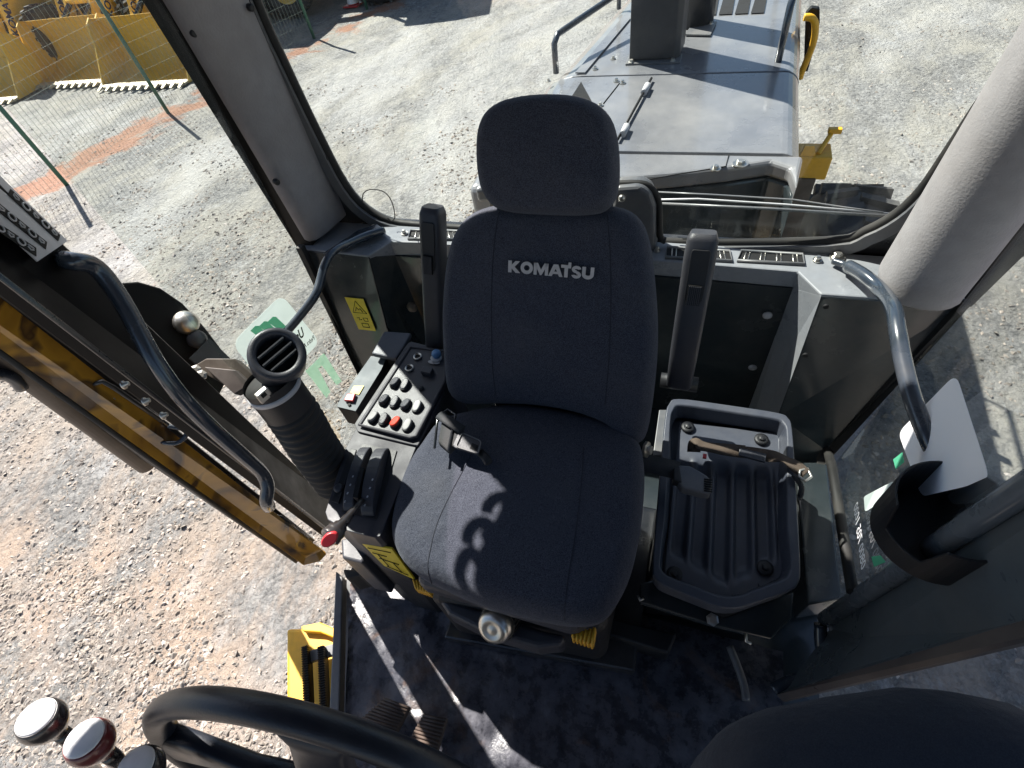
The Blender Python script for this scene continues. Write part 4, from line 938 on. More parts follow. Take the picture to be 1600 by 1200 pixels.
# armrests folded upright
def armrest(pts_axis, dep, wd):
    a, b = pts_axis; A, B = at(*a, y=dep[0]), at(*b, y=dep[1]); d = (A-B).normalized(); sx = V(1,0,0); sx = (sx-d*sx.dot(d)).normalized(); nx = sx.cross(d).normalized()
    if nx.y > 0: nx = -nx
    L = (A-B).length; rg = []
    prof = [(0,.75,.6),(.02,.92,.8),(.25,1,.9),(.6,1.02,1),(.85,1.05,1),(.96,1.0,1),(1,.8,.8)]
    def sec(t, sw, sn):
        c = B+d*L*t; w2 = wd/2*sw; n2 = .026*sn
        return [c+sx*w2*math.copysign(abs(math.cos(q))**.45,math.cos(q))+nx*n2*math.copysign(abs(math.sin(q))**.45,math.sin(q)) for q in [2*PI*i/28 for i in range(28)]]
    o = setmesh('armrest', MB().loft([sec(*p) for p in prof], smooth=True), M['plastic_grey'], seat)
    def pt(s, t, off=.0): return B+d*L*t+sx*wd/2*s+nx*(.027+off)
    setmesh('inset_panel', MB().slab(rounded([pt(-.6,.62),pt(.62,.62),pt(.62,.92),pt(-.6,.92)],.12), nx*.003), M['plastic'], o, bevel=.001)
    setmesh('slider', MB().slab([pt(-.45,.60,.003),pt(.45,.60,.003),pt(.45,.72,.003),pt(-.45,.72,.003)], nx*.005), M['ink'], o, bevel=.001)
    rb = MB()
    for k in range(7): rb.box(pt(-.36+.12*k,.66,.009), (wd*.018,L*.055,.0015), (sx,d,nx))
    setmesh('ribs', rb, M['plastic_grey'], o)
    setmesh('pivot', MB().lathe(B-d*.0+nx*-.02, sx, [(.018,-wd*.7),(.018,wd*.7)], 16), M['plastic'], o)
    return o
armrest(((676,322),(682,548)), (.93,.80), .052)
armrest(((1100,362),(1060,604)), (.93,.80), .060)
# hinge bolt, suspension base, knob, yellow levers
setmesh('pivot_bolt', MB().lathe(at(1008,702,z=2.30), (1,-.2,.3), [(.018,0),(.018,.006),(.010,.007),(.010,.014)], 8, smooth=False), M['chrome'], seat)
setmesh('suspension_base', MB().slab([V(-.44,.24,1.86),V(-.05,.27,1.86),V(-.04,.66,1.86),V(-.43,.66,1.86)], (0,0,.30)), M['plastic'], seat, bevel=.03, seg=3)
setmesh('seat_pan', MB().slab([V(-.43,.24,2.20),V(-.10,.235,2.20),V(-.06,.28,2.20),V(-.05,.64,2.20),V(-.44,.62,2.20)], (0,0,.07)), M['plastic_grey'], seat, bevel=.02, seg=3)
setmesh('front_cover', MB().slab(ats([(680,930),(730,945),(850,985),(885,992),(880,1008),(840,1012),(760,990),(700,960)], z=2.14), (0,0,-.07)), M['plastic_grey'], seat, bevel=.01, seg=3)
setmesh('rail_base', MB().slab([V(-.46,.22,1.82),V(.02,.27,1.82),V(.02,.7,1.82),V(-.46,.7,1.82)], (0,0,.05)), M['black_metal'], seat, bevel=.006)
kc = at(778,972,z=2.16); kd = (V(-.05,-.55,.50)).normalized()
kn = setmesh('weight_knob', MB().lathe(kc-kd*.02, kd, [(.038,-.02),(.039,0),(.039,.022),(.037,.024)], 30), M['rubber'], seat, smooth=True)
gr = MB(); au = kd.orthogonal().normalized(); av = kd.cross(au)
for k in range(26):
    q = 2*PI*k/26; dd = au*math.cos(q)+av*math.sin(q); gr.box(kc-kd*.008+dd*.039, (.002,.0022,.012), (dd, kd.cross(dd), kd))
setmesh('grip_ribs', gr, M['rubber'], kn)
setmesh('knob_cap', MB().lathe(kc, kd, [(.0385,.004),(.036,.018),(.030,.030),(.020,.033),(.015,.030),(.008,.031),(.001,.032)], 30), M['chrome'], kn)
def ylever(pts, z):
    p = ats(pts, z=z); o = setmesh('lever_paddle', MB().slab(p, (0,0,-.03)), M['yellow'], seat, bevel=.004)
    rb = MB(); n = 6
    for k in range(n):
        t = (k+.5)/n; a = p[0].lerp(p[1], t); b = p[3].lerp(p[2], t); rb.tube([a+V(0,0,.001), b+V(0,0,.001), b+V(0,0,-.028)], .0028, n=6)
    setmesh('ribs', rb, M['yellow'], o)
ylever([(644,905),(674,912),(672,926),(648,918)], 2.20)
ylever([(892,990),(932,980),(928,1008),(893,996)], 2.20)
# ================================================================ SEAT BELTS
bl_ = thing('belt_buckle', 'black belt latch plate lying on the left rear of the seat cushion', 'seat belt', at(720,680,z=2.37))
zz = 2.385
setmesh('belt_guide', MB().tube(ats([(679,700),(684,650),(700,640),(712,648),(700,705)], z=zz+.02), .003, n=8), M['black_metal'], bl_)
wb = ats([(692,644),(708,650),(724,668),(715,690),(700,704),(684,690)], z=zz+.018)
setmesh('webbing', MB().slab(wb, (0,0,-.02)), M['webbing_b'], bl_, bevel=.004)
setmesh('webbing_fold', MB().tube(ats([(686,648),(704,660),(722,672)], z=zz+.026), .011, n=10, flat=.4), M['webbing_b'], bl_)
tp = rounded(ats([(718,672),(752,688),(748,710),(706,698)], z=zz+.022), .2)
setmesh('latch_plate', MB().slab(tp, (0,0,-.006)), M['plastic_grey'], bl_, bevel=.0015)
setmesh('slot', MB().slab(ats([(738,692),(747,696),(743,704),(734,700)], z=zz+.0235), (0,0,-.001)), M['dark'], bl_)
setmesh('rim_wire', MB().tube(rounded(ats([(722,676),(752,689),(747,709),(712,698)], z=zz+.024), .2), .0012, closed=True, n=6), M['shelf'], bl_)
setmesh('strap_end', MB().tube(ats([(750,706),(758,714),(764,724)], z=zz+.01), .009, n=10, flat=.5), M['plastic'], bl_)
# ================================================================ STORAGE TRAY
TZ = 2.20
tr = thing('storage_tray', 'deep slate-blue plastic tray with ribbed floor right of the seat', 'tray', at(1140,800,z=TZ))
to = [(1052,620),(1225,645),(1238,660),(1252,900),(1242,920),(1140,955),(1030,912),(1018,895),(1040,640)]
to3 = rounded(ats(to, z=TZ), .25, 4)
cT = sum(to3, V(0,0,0))/len(to3)
def scl(P, dx, dz):
    out = []
    for p in P:
        v = p-cT; L = math.hypot(v.x, v.y); out.append(V(cT.x+v.x*(1-dx/L), cT.y+v.y*(1-dx/L), p.z+dz))
    return out
m = MB(); m.loft([scl(to3,.016,-.085),scl(to3,.006,-.06),scl(to3,-.001,-.004),scl(to3,.001,0),scl(to3,.020,0),scl(to3,.023,-.004),scl(to3,.032,-.040)], cap=False, smooth=False)
m.add(scl(to3,.016,-.085), [tuple(range(len(to3)))])
body = setmesh('tray_body', m, M['tray'], tr, bevel=.003, seg=3, angle=30)
# corrugated floor
a0, a1, a2, a3 = [at(x,y,z=TZ-.04) for x,y in ((1062,660),(1222,678),(1240,962),(1032,962))]
fl_ = MB(); nx_, ny_ = 72, 40; vs = []
for j in range(ny_+1):
    for i in range(nx_+1):
        s, t = i/nx_, j/ny_; p = a0.lerp(a1, s).lerp(a3.lerp(a2, s), t)
        q = (s*5.6) % 1; inr = 1 if .03 < s < .93 else 0
        end = min(1, max(0, (t-.24)/.03))*min(1, max(0, (.86-.30*abs(s-.5)-t)/.03))
        wv = -.017*min(1, max(0, (math.sin(PI*q)-.25)*2.2))*inr*end
        z2 = .0 if t > .02 else 0
        vs.append(p+V(0,0,wv+z2))
fl_.add(vs, [(j*(nx_+1)+i, j*(nx_+1)+i+1, (j+1)*(nx_+1)+i+1, (j+1)*(nx_+1)+i) for j in range(ny_) for i in range(nx_)], True)
# clip the rectangle to the pointed front: squeeze vertices into the outline
def inside(p, poly):
    c = False; n = len(poly)
    for i in range(n):
        a, b = poly[i], poly[i-1]
        if (a.y > p.y) != (b.y > p.y) and p.x < (b.x-a.x)*(p.y-a.y)/(b.y-a.y)+a.x: c = not c
    return c
inn = scl(to3,.030,0); 
for i, p in enumerate(fl_.v):
    k = 0
    while not inside(p, inn) and k < 60: p.x += (cT.x-p.x)*.015; p.y += (cT.y-p.y)*.015; k += 1
setmesh('ribbed_floor', fl_, M['tray'], tr)
setmesh('floor_plate', MB().slab([V(p.x,p.y,TZ-.058) for p in scl(to3,.028,0)], (0,0,-.006)), M['tray'], tr)
for px, py in ((1075,667),(1190,686),(1054,897),(1196,887)):
    c = at(px, py, z=TZ-.034); b = MB().lathe(c, (0,0,1), [(.016,-.004),(.016,.001),(.010,.002)], 20).lathe(c, (0,0,1), [(.007,0),(.007,.006),(.003,.007)], 6, smooth=False)
    setmesh('bolt', b, M['plastic'], tr)
br_ = ats([(1000,912),(1025,905),(1130,965),(1240,925),(1237,965),(1205,998),(1110,975),(1000,940)], z=TZ-.09)
setmesh('support_bracket', MB().slab(br_, (0,0,-.02)), M['panel'], tr, bevel=.003)
setmesh('bolt', MB().lathe(at(1113,968,z=TZ-.085), (0,-.3,1), [(.013,0),(.013,.004),(.008,.005),(.008,.012)], 6, smooth=False), M['chrome'], tr)
for pts in ([(997,930),(1000,938),(1006,935)],[(1165,990),(1166,1002),(1174,1006)]): setmesh('clip', MB().tube(ats(pts, z=TZ-.08), .003, n=6), M['chrome'], tr)
setmesh('side_bracket', MB().slab(ats([(1030,640),(1048,640),(1040,712),(1020,712)], z=TZ-.03), (0,0,-.01)), M['shelf'], tr, bevel=.002)
setmesh('support_box', MB().slab([V(.02,.42,1.82),V(.30,.46,1.82),V(.30,.84,1.82),V(.03,.84,1.82)], (0,0,.27)), M['plastic'], tr, bevel=.01)
setmesh('low_cover', MB().slab(ats([(940,962),(1058,990),(1045,1022),(925,985)], z=1.90), (0,0,-.08)), M['plastic'], tr, bevel=.006)
# belt lying on the tray
bt = thing('tray_belt', 'dusty brown belt strap lying across the upper part of the tray', 'belt', at(1160,705,z=TZ))
zb_ = TZ+.004
def strap(pts, w0=.018, mat='webbing', zz=zb_, nm='strap', par=bt, tw=0):
    P = catmull([at(x,y,z=zz+dz) for x,y,dz in pts], 6); vs = []; fs = []
    for i, p in enumerate(P):
        t = (P[min(i+1,len(P)-1)]-P[max(i-1,0)]).normalized(); s = V(0,0,1).cross(t).normalized()
        q = tw*math.sin(i*.35); s = (s*math.cos(q)+V(0,0,1)*math.sin(q)); u2 = t.cross(s)*.0016
        vs += [p+s*w0+u2,p-s*w0+u2,p-s*w0-u2,p+s*w0-u2]
    for i in range(len(P)-1):
        for e in range(4): fs.append((4*i+e,4*i+(e+1)%4,4*i+4+(e+1)%4,4*i+4+e))
    m = MB(); m.add(vs, fs, True); m.add(vs[:4], [(0,1,2,3)]); m.add(vs[-4:], [(3,2,1,0)])
    return setmesh(nm, m, M[mat], par)
strap([(1084,706,-.012),(1086,694,.004),(1098,697,.004),(1130,702,.002),(1165,706,0)], .015, tw=.25)
strap([(1162,706,.002),(1200,712,.004),(1222,716,.012),(1240,726,.016),(1258,742,.012)], .014, tw=.45)
setmesh('loop', MB().tube(ats([(1250,735),(1262,732),(1268,745),(1258,752),(1248,744)], z=zb_+.016), .003, closed=True, n=8), M['chrome'], bt)
setmesh('buckle', MB().slab(ats([(1156,699),(1198,709),(1196,722),(1154,711)], z=zb_+.010), (0,0,-.006)), M['plastic_grey'], bt, bevel=.0015)
setmesh('red_tab', MB().box(at(1101,713,z=zb_+.004), (.004,.005,.003)), M['red'], bt)
setmesh('strap_tail', MB().tube([at(1240,742,z=zb_+.012),at(1252,760,z=zb_+.0),at(1248,778,z=zb_-.02),at(1232,770,z=zb_-.01)], .006, n=8, spline=4), M['webbing_b'], bt)
bk = thing('seat_belt_buckle', 'black and grey seat belt buckle reaching from the seat over the tray edge', 'buckle', at(1070,740,z=TZ+.06))
strap([(1000,722,.07),(1030,728,.065),(1062,736,.058)], .022, 'webbing_b', TZ, 'strap', bk)
hp2 = rounded(ats([(1060,726),(1078,727),(1104,742),(1114,752),(1110,772),(1066,762),(1058,750)], z=TZ+.075), .2)
hh = setmesh('buckle_body', MB().slab(hp2, (0,0,-.028)), M['shelf'], bk, bevel=.005, seg=3)
sl_ = MB()
for k in range(6): sl_.slab(ats([(1100,748+k*3.6),(1113,750+k*3.6),(1113,751.6+k*3.6),(1100,749.6+k*3.6)], z=TZ+.0755), (0,0,.002))
setmesh('slots', sl_, M['ink'], hh)
setmesh('collar', MB().slab(ats([(1052,730),(1062,728),(1066,754),(1052,750)], z=TZ+.077), (0,0,-.025)), M['plastic'], bk, bevel=.003)
# ================================================================ SIDE CONSOLE
KZ = 2.35
cs_ = thing('control_console', 'black control console with rocker switches and gear selector left of the seat', 'console', at(600,680,z=1.8))
ptop = rounded(ats([(638,530),(700,546),(697,600),(652,694),(640,692),(557,672),(552,660)], z=KZ), .08, 3)
setmesh('upper_body', MB().slab([p+V(0,0,-.006) for p in ptop], (0,0,-.30)), M['console'], cs_, bevel=.006, seg=3)
pin = ats([(641,543),(697,549),(695,596),(650,682),(641,684),(562,664)], z=KZ+.002)
fc = MB().tube(pin, .0045, closed=True, n=8); setmesh('panel_frame', fc, M['console'], cs_)
setmesh('switch_panel', MB().slab(pin, (0,0,-.005)), M['plastic_grey'], cs_)
uax = (at(641,543,z=KZ)-at(562,664,z=KZ)).normalized(); vax = uax.cross(V(0,0,1)); Zv = V(0,0,1)
def rocker(px, py, mat='plastic', tilt=.22, sc=1.0):
    c = at(px, py, z=KZ+.006); b = MB()
    def el(a, bb, z, sh=0): return [c+uax*a*math.copysign(abs(math.cos(q))**.8,math.cos(q))+vax*bb*math.copysign(abs(math.sin(q))**.8,math.sin(q))+Zv*(z+math.cos(q)*sh) for q in [2*PI*i/24 for i in range(24)]]
    s = setmesh('rocker_switch', MB().loft([el(.017*sc,.0105*sc,-.006),el(.017*sc,.0105*sc,.001),el(.0155*sc,.009*sc,.004)], smooth=True), M['plastic'], cs_)
    setmesh('cap', MB().loft([el(.0152*sc,.0090*sc,.003),el(.0148*sc,.0086*sc,.0065,tilt*.008),el(.0125*sc,.0065*sc,.008,tilt*.008)], smooth=True), M[mat], s)
    return s
for i, (px, py) in enumerate(((617,598),(633,602),(600,625),(617,629),(634,632),(652,636),(583,652),(600,656),(618,660),(637,665))):
    rocker(px, py, 'orange_red' if i == 8 else ('white_cap' if i in (5,6,9) else 'plastic_grey'), .3 if i % 2 else -.3)
for px, py in ((653,558),(640,576)):
    c = at(px, py, z=KZ+.003); s = setmesh('socket', MB().lathe(c, Zv, [(.0105,0),(.0115,.004),(.009,.006),(.0075,.001)], 22), M['chrome'], cs_); setmesh('socket_hole', MB().lathe(c, Zv, [(.0078,.0005),(.0078,.0015)], 20), M['dark'], s)
c = at(682,561,z=KZ+.004); s = setmesh('ignition_key', MB().lathe(c, Zv, [(.014,0),(.014,.006),(.009,.008)], 22), M['silver'], cs_)
setmesh('key_head', MB().lathe(c+Zv*.012+V(.002,.004,0), Zv, [(.010,-.006),(.012,.004),(.010,.010),(.003,.012)], 20), M['blue'], s)
setmesh('label_ring', MB().slab([c+V(-.016*math.cos(q)-.002,-.012+.006*math.sin(q),.001) for q in [2*PI*i/20 for i in range(20)]], (0,0,.0008)), M['silver'], s)
c = at(669,583,z=KZ+.004); setmesh('plug_cover', MB().box(c+Zv*.006, (.014,.009,.008), (vax,uax,Zv)), M['plastic_grey'], cs_, bevel=.002)
setmesh('small_knob', MB().lathe(at(659,608,z=KZ+.002), Zv, [(.006,0),(.006,.006),(.003,.008)], 16), M['plastic'], cs_)
# lower part with the gear selector
KL = KZ-.012
low = [(557,668),(640,690),(652,694),(594,838),(585,840),(544,830),(512,812),(508,800),(540,700)]
l3 = rounded(ats(low, z=KL), .06, 3)
setmesh('lower_body', MB().slab(l3, (0,0,-.22)), M['console'], cs_, bevel=.008, seg=3)
setmesh('recess', MB().slab(ats([(566,694),(620,704),(588,812),(534,800)], z=KL+.0015), (0,0,.0015)), M['plastic'], cs_)
def drum(px0, px1, hgt, wide, nm='selector_arch'):
    A, B = at(*px0, z=KL), at(*px1, z=KL); d = B-A; L = d.length; d.normalize(); s = d.cross(Zv)
    prof = [A+d*L*(.5-.5*math.cos(q))+Zv*hgt*math.sin(q) for q in [PI*i/16 for i in range(17)]]
    return setmesh(nm, MB().loft([[p-s*wide for p in prof],[p+s*wide for p in prof]], smooth=False), M['plastic_grey'], cs_, bevel=.0025, angle=40)
dr = drum((574,700),(546,800), .030, .012); dr2 = drum((600,702),(576,808), .036, .014)
# marks along the arches
for (p0, p1, h, dd) in (((562,712),(537,790),.026,dr),((592,716),(568,796),.034,dr2)):
    for k in range(6):
        t = (k+.5)/6; p = at(p0[0]+(p1[0]-p0[0])*t, p0[1]+(p1[1]-p0[1])*t, z=KL+h*math.sin(PI*(.12+.76*t))+.004)
        setmesh('mark', MB().box(p, (.0014,.0022,.0006)), M['silver'], dd)
setmesh('selector_slot', MB().slab(ats([(563,730),(569,731),(558,778),(551,776)], z=KL+.036), (0,0,-.02)), M['dark'], cs_)
setmesh('side_switch_plate', MB().slab(ats([(549,702),(558,704),(530,788),(519,784)], z=KL+.003), (0,0,.004)), M['plastic'], cs_, bevel=.001)
setmesh('side_rocker', MB().lathe(at(530,764,z=KL+.006), Zv, [(.010,0),(.010,.006),(.006,.008)], 18), M['plastic_grey'], cs_)
# gear lever
gl0, gl1, gl2, gl3 = at(566,782,z=KL+.025), at(548,803,z=KL+.055), at(532,822,z=KL+.068), at(519,836,z=KL+.074)
glv = setmesh('gear_lever', MB().tube([gl0,gl1,gl2,gl3,gl3+(gl3-gl2)*.35], [.006]*4+[.008]*3+[.010]*3+[.0145]*3+[.019]*3+[.0205]*4+[.016]*3, n=18, spline=5), M['knob'], cs_)
vd = (Vector(CAM)-gl3).normalized(); vd = (vd+V(0,-.5,0)).normalized()
a_ = (gl3-gl1).normalized(); a_ = (a_-vd*a_.dot(vd)).normalized(); b_2 = vd.cross(a_)
bc = gl3+(gl3-gl2)*.1+vd*.0145
setmesh('red_button', MB().loft([[bc+a_*r1*math.cos(q)+b_2*r2*math.sin(q)+vd*h for q in [2*PI*i/24 for i in range(24)]] for r1,r2,h in ((.0175,.0115,-.003),(.0175,.0115,.004),(.0155,.0098,.006))], smooth=False), M['red'], glv, bevel=.0008)
# lower boxes under the console with the yellow notice
setmesh('front_skirt', MB().slab([l3[i]+V(0,0,-.22) for i in range(len(l3))], (0,0,-.30)), M['plastic'], cs_)
kP, kQ = at(594,838,z=KL), at(530,822,z=KL); kN = (kQ-kP).cross(V(0,0,1)).normalized()
if kN.y > 0: kN = -kN
sk_ = [at(x,y,P=kP+kN*.006,N=kN) for x,y in ((566,850),(612,858),(648,906),(600,884))]
setmesh('yellow_notice', MB().slab(sk_, -kN*.004), M['sticker_y'], cs_)
nt_ = MB()
for (s0,t0_,s1,t1_) in ((.12,.1,.9,.1),(.12,.3,.6,.3),(.2,.5,.85,.5),(.3,.3,.3,.8),(.65,.5,.7,.85),(.2,.85,.9,.85)):
    f_ = lambda s, t: sk_[0].lerp(sk_[1], s).lerp(sk_[3].lerp(sk_[2], s), t)+kN*.002
    nt_.tube([f_(s0,t0_), f_(s1,t1_)], .001, n=5)
setmesh('notice_lines', nt_, M['ink'], cs_)
fb = ats([(532,842),(556,838),(578,848),(566,880),(534,872)], z=2.18)
setmesh('front_box', MB().slab(fb, (0,0,-.22)), M['plastic_grey'], cs_, bevel=.006, seg=3)
setmesh('bellows', MB().slab(ats([(534,888),(600,892),(640,905),(560,900),(540,905)], z=1.95), (0,0,-.10)), M['rubber'], cs_, bevel=.008)
# box left of the console
bx = thing('relay_box', 'slim pale-topped box with a red button left of the console', 'box', at(560,600,z=2.2))
bt_ = ats([(580,557),(604,560),(596,578),(556,643),(527,636),(529,630)], z=2.30)
setmesh('box_body', MB().slab([p-V(0,0,.002) for p in bt_], (0,0,-.07)), M['plastic'], bx, bevel=.003)
setmesh('top_plate', MB().slab([p+V(0,0,.0) for p in bt_], (0,0,.002)), M['shelf2'], bx)
setmesh('yellow_label', MB().slab(ats([(553,603),(569,603),(561,617),(547,614)], z=2.3035), (0,0,.001)), M['sticker_pale'], bx)
setmesh('red_button', MB().slab(ats([(544,618),(557,617),(553,629),(539,628)], z=2.304), (0,0,.008)), M['red'], bx, bevel=.0015)
setmesh('screw', MB().lathe(at(546,633,z=2.303), Zv, [(.004,0),(.004,.003)], 10), M['ink'], bx)
b2 = thing('lid_box', 'dark blue-black lidded box wedged between the rear panel and the console', 'box', at(608,535,z=2.2))
setmesh('lid', MB().slab(ats([(600,517),(642,520),(628,545),(618,560),(580,552)], z=2.33), (0,0,-.015)), M['tray'], b2, bevel=.004)
setmesh('body', MB().slab(ats([(604,520),(640,523),(617,557),(584,550)], z=2.315), (0,0,-.12)), M['plastic'], b2, bevel=.003)
# ================================================================ AIR HOSE
hz = thing('air_duct_hose', 'ribbed black air hose with a round three-slat vent head beside the console', 'air hose', at(500,700,d=1.25))
va = at(433,552,d=.98); vb = at(421,600,d=1.0)
path = [at(422,598,d=1.03), at(440,622,d=1.06), at(464,655,d=1.10), at(486,692,d=1.15), at(508,724,d=1.20), at(528,752,d=1.26)]
P = catmull(path, 22); rads = []
for i in range(len(P)):
    t = i/(len(P)-1); base = .050
    rads.append(base*(1+.0 if t < .30 else 1)+(0 if t < .30 else .0035*math.sin(t*2*PI*19)))
setmesh('ribbed_hose', MB().tube(P, rads, n=40), M['rubber'], hz, smooth=True)
tc_ = V(*(CAM-np.array(va))).normalized(); vn = (tc_+V(.15,-.55,.0)).normalized()
vn = (tc_*1.0 + V(0,0,.0)).normalized()
upv = (at(433,520,d=.98)-va); 
# tilt the vent mouth a little toward the rear of the cab
vn = (vn+ (va-path[1]).normalized()*.45).normalized()
hd_ = setmesh('vent_head', MB().lathe(va, vn, [(.044,-.085),(.052,-.07),(.052,-.012),(.0505,-.002),(.046,.001),(.038,.0),(.036,-.004),(.035,-.05)], 48, cap=False), M['plastic_grey'], hz)
setmesh('vent_back', MB().lathe(va-vn*.03, vn, [(.036,-.002),(.036,0)], 32), M['dark'], hz)
su = (at(455,540,d=.98)-at(420,575,d=.98)); su = (su-vn*su.dot(vn)).normalized(); sv = vn.cross(su)
for k, ln in ((-1,.030),(0,.034),(1,.030)):
    c = va+sv*k*.016-vn*.010; s = setmesh('slat', MB().box(c, (ln,.0012,.009), (su,sv,vn)), M['shelf'], hz)
cl0 = path[0].lerp(path[1], .35); ca = (path[0]-path[1]).normalized()
setmesh('clamp_band', MB().lathe(cl0, ca, [(.0512,-.006),(.0535,-.005),(.0535,.005),(.0512,.006)], 48, cap=False), M['silver'], hz)
bkp = at(412,617,d=.985); setmesh('clamp_latch', MB().box(bkp, (.013,.011,.006), (su, ca, su.cross(ca))), M['chrome'], hz, bevel=.002)
setmesh('latch_hole', MB().box(bkp+(V(*CAM)-bkp).normalized()*.0065, (.005,.004,.002), (su, ca, su.cross(ca))), M['dark'], hz)
setmesh('cuff', MB().lathe(path[0].lerp(path[1],.5), ca, [(.0515,-.05),(.0515,.03)], 40, cap=False), M['plastic'], hz)
# ================================================================ FLOOR MAT, PEDALS
mo = ats([(548,905),(700,900),(900,960),(1060,1000),(1180,1010),(1180,1260),(537,1260),(537,1112),(540,1000)], z=1.806)
mb = MB(); nx_, ny_ = 90, 70; x0, x1, y0, y1 = -.83, .36, -.5, .42; vs = []
for j in range(ny_+1):
    for i in range(nx_+1):
        x = x0+(x1-x0)*i/nx_; y = y0+(y1-y0)*j/ny_
        lim = -.825+(.31-y)*.49 if y < .31 else -.82
        xx = max(x, lim+.012); zz = .006*noise.noise(V(x*7,y*7,0))+.004*noise.noise(V(x*19,y*15,2))
        if xx == lim+.012: zz += .006
        vs.append(V(xx,y,1.806+zz))
mb.add(vs, [(j*(nx_+1)+i, j*(nx_+1)+i+1, (j+1)*(nx_+1)+i+1, (j+1)*(nx_+1)+i) for j in range(ny_) for i in range(nx_)], True)
fm = setmesh('floor_mat', mb, M['floor'], None, loc=(-.24,0,1.8)); tag(fm, 'scuffed navy rubber floor mat with rusty dust stains in front of the seat', 'floor mat')
def pedal(pts, z, label):
    p = ats(pts, z=z); r = thing('pedal', label, 'pedal', p[0], 'ribbed foot pedals on the floor mat')
    n = (p[1]-p[0]).cross(p[3]-p[0]).normalized(); n = n if n.z > 0 else -n
    setmesh('pad', MB().slab(p, -n*.02), M['pedal'], r, bevel=.003)
    rb = MB()
    for k in range(9):
        t = (k+.5)/9; rb.tube([p[0].lerp(p[3], t)+n*.002, p[1].lerp(p[2], t)+n*.002], .0032, n=6)
    setmesh('grip_ribs', rb, M['pedal'], r)
    c = sum(p, V(0,0,0))/4; setmesh('pedal_arm', MB().tube([c-n*.01, c+V(.0,-.12,-.10)], .012), M['plastic'], r)
M['pedal'] = paint('worn_pedal_rubber', (.06,.045,.038), .55, dust=.4, dustcol=(.2,.12,.08))
pedal([(602,1090),(640,1104),(618,1146),(560,1128)], 1.90, 'larger ribbed pedal at the left by the door sill')
pedal([(662,1116),(698,1122),(682,1176),(638,1160)], 1.89, 'smaller ribbed pedal nearer the middle of the floor')
setmesh('floor_trim', MB().tube([at(x,y,z=1.83) for x,y in ((1140,1010),(1152,1040),(1162,1070),(1166,1095))], .009, n=10, spline=4), M['shelf'], cabr)
# ================================================================ STEERING WHEEL
sw = thing('steering_wheel', 'black thick-rimmed steering wheel cut off at the lower left foreground', 'steering wheel', V(-.266,-.065,2.633))
an, bn = 1.812, 1.676
wn = V(math.sin(an)*math.cos(bn), math.sin(an)*math.sin(bn), math.cos(an)); wc_ = V(-.266,-.065,2.633)
uu = V(*np.cross(np.array(wn), np.array([0,1,.01]))).normalized(); ww = wn.cross(uu)
R_ = .2
setmesh('rim', MB().tube([wc_+(uu*math.cos(q)+ww*math.sin(q))*R_ for q in [2*PI*k/96 for k in range(96)]], .0140, closed=True, n=20, flat=.9), M['wheel'], sw)
hub = setmesh('hub', MB().lathe(wc_, wn, [(.055,-.05),(.062,-.02),(.058,.0),(.03,.012),(.001,.014)], 32), M['wheel'], sw)
for q in (math.radians(-4), math.radians(180+4), math.radians(90), math.radians(270)):
    pass
rp_ = at(262,1118,d=.53); ang0 = math.atan2((rp_-wc_).dot(ww), (rp_-wc_).dot(uu))
for da in (math.radians(-22), math.radians(158), math.radians(68)):
    q = ang0+da; d = uu*math.cos(q)+ww*math.sin(q); s = wn.cross(d)
    rg = []
    for r, wdt, th in ((.04,.034,.014),(.09,.028,.012),(.15,.026,.011),(.195,.036,.012)):
        c = wc_+d*r-wn*.004*(1 if r < .1 else 0)
        rg.append([c+s*wdt*math.copysign(abs(math.cos(t))**.5,math.cos(t))+wn*th*math.copysign(abs(math.sin(t))**.5,math.sin(t)) for t in [2*PI*i/20 for i in range(20)]])
    setmesh('spoke', MB().loft(rg, smooth=True), M['wheel'], sw)
setmesh('column', MB().tube([wc_-wn*.03, wc_-wn*.25+V(0,-.05,-.1), V(-.26,-.62,2.2), V(-.26,-.72,1.85)], .04, n=16), M['plastic'], sw)
# ================================================================ CONTROL LEVERS
def clever(px, py, d, mat, label, foot, rr=.0225):
    c = at(px, py, d=d); r = thing('control_lever', label, 'lever', foot, 'round-topped control levers beside the steering wheel')
    n = (V(*CAM)-c).normalized(); n = (n*.6+V(0,0,.9)+V(-.35,.25,0)).normalized()
    k = setmesh('knob', MB().lathe(c, n, [(.007,-.036),(.009,-.026),(rr*.8,-.019),(rr,-.009),(rr*1.02,-.003),(rr*.93,.004),(rr*.86,.006)], 36), M[mat], r)
    setmesh('knob_top', MB().lathe(c, n, [(rr*.86,.0055),(rr*.80,.0075),(rr*.5,.0095),(.001,.010)], 32), M['lilac'], k)
    setmesh('stem', MB().tube([c-n*.03, c-n*.05, foot], [.0075,.0075,.0075], n=14), M['knob'], r)
clever(62,1124,.50,'knob','black control knob with a pale top, leftmost of the three in front', at(170,1235,d=.66), .0195)
clever(137,1157,.49,'maroon','dark red control knob with a pale top between two black ones', at(235,1265,d=.66), .0195)
clever(217,1200,.49,'knob','black control knob nearest the steering wheel, cut by the bottom edge', at(310,1300,d=.66), .0195)
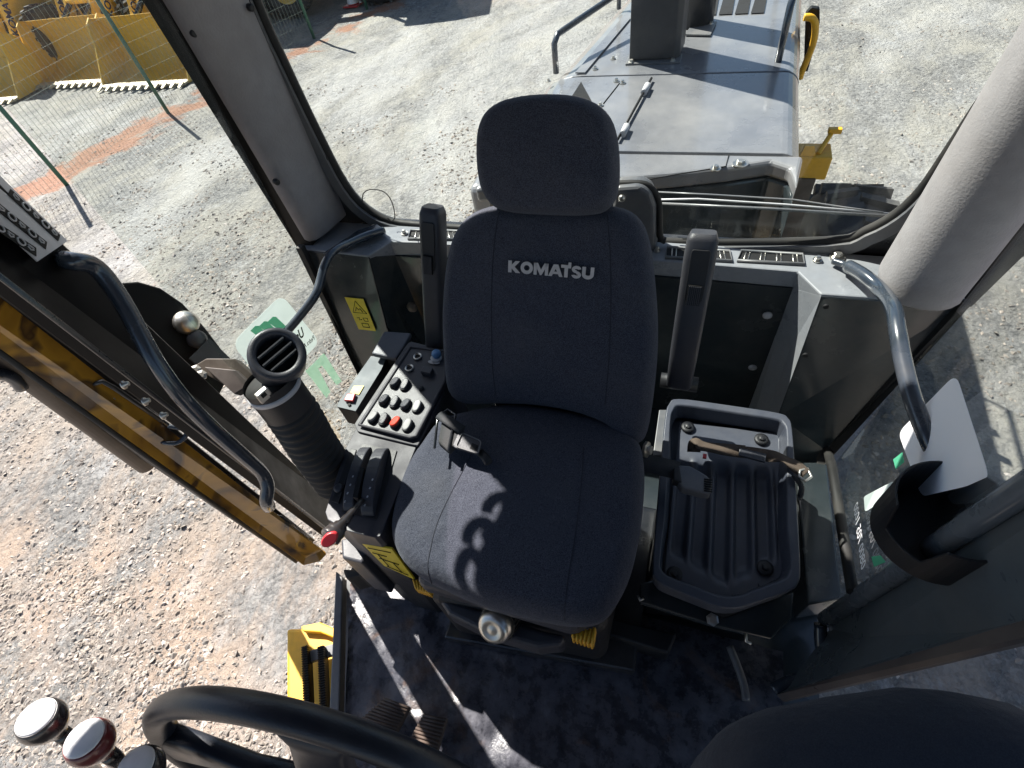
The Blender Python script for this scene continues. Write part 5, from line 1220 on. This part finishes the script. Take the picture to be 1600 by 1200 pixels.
# ================================================================ PERSON (leg of the photographer leaning in at the right)
def skin_body():
    V0 = []; E0 = []; Rr = []
    def add(p, r, par=None):
        V0.append(tuple(p)); Rr.append(r)
        if par is not None: E0.append((par, len(V0)-1))
        return len(V0)-1
    pelvis = add((.70,.14,2.38), .15)
    kn0 = add((.50,.19,2.41), .115, pelvis); kn1 = add((.32,.135,2.43), .092, kn0); knee = add((.185,.085,2.44), .085, kn1)
    s1 = add((.15,.01,2.25), .062, knee); s2 = add((.17,-.06,2.05), .052, s1); an = add((.18,-.10,1.89), .042, s2)
    toe = add((.13,.0,1.855), .036, an)
    k2 = add((.80,-.22,2.05), .115, pelvis); k3 = add((.86,-.25,1.72), .075, k2); k4 = add((.86,-.30,1.40), .055, k3); k5 = add((.86,-.18,1.36), .04, k4)
    sp1 = add((.62,-.22,2.52), .145, pelvis); sp2 = add((.52,-.42,2.72), .15, sp1); nk = add((.42,-.52,2.95), .065, sp2); hd0 = add((.36,-.52,3.06), .085, nk); hd1 = add((.34,-.53,3.18), .08, hd0)
    sh1 = add((.34,-.44,2.82), .06, sp2); el = add((.24,-.38,2.95), .045, sh1); wr = add((.14,-.24,3.14), .03, el); hnd = add((.08,-.13,3.22), .026, wr)
    me = bpy.data.meshes.new('person'); me.from_pydata(V0, E0, [])
    o = bpy.data.objects.new('person', me); COL.objects.link(o)
    sm = o.modifiers.new('skin','SKIN'); sk = me.skin_vertices
    if not sk:
        bm = bmesh.new(); bm.from_mesh(me); bm.verts.layers.skin.verify(); bm.to_mesh(me); bm.free()
    for i, r in enumerate(Rr): me.skin_vertices[0].data[i].radius = (r, r)
    me.skin_vertices[0].data[0].use_root = True
    sm.use_smooth_shade = True
    s = o.modifiers.new('sub','SUBSURF'); s.levels = 2; s.render_levels = 2
    tx = bpy.data.textures.new('cloth_folds','CLOUDS'); tx.noise_scale = .12
    d = o.modifiers.new('folds','DISPLACE'); d.texture = tx; d.strength = .02; d.mid_level = .5
    me.materials.append(M['trouser'])
    tag(o, 'person in dark navy trousers with one bent knee inside the cab at lower right', 'person')
    return o
skin_body()
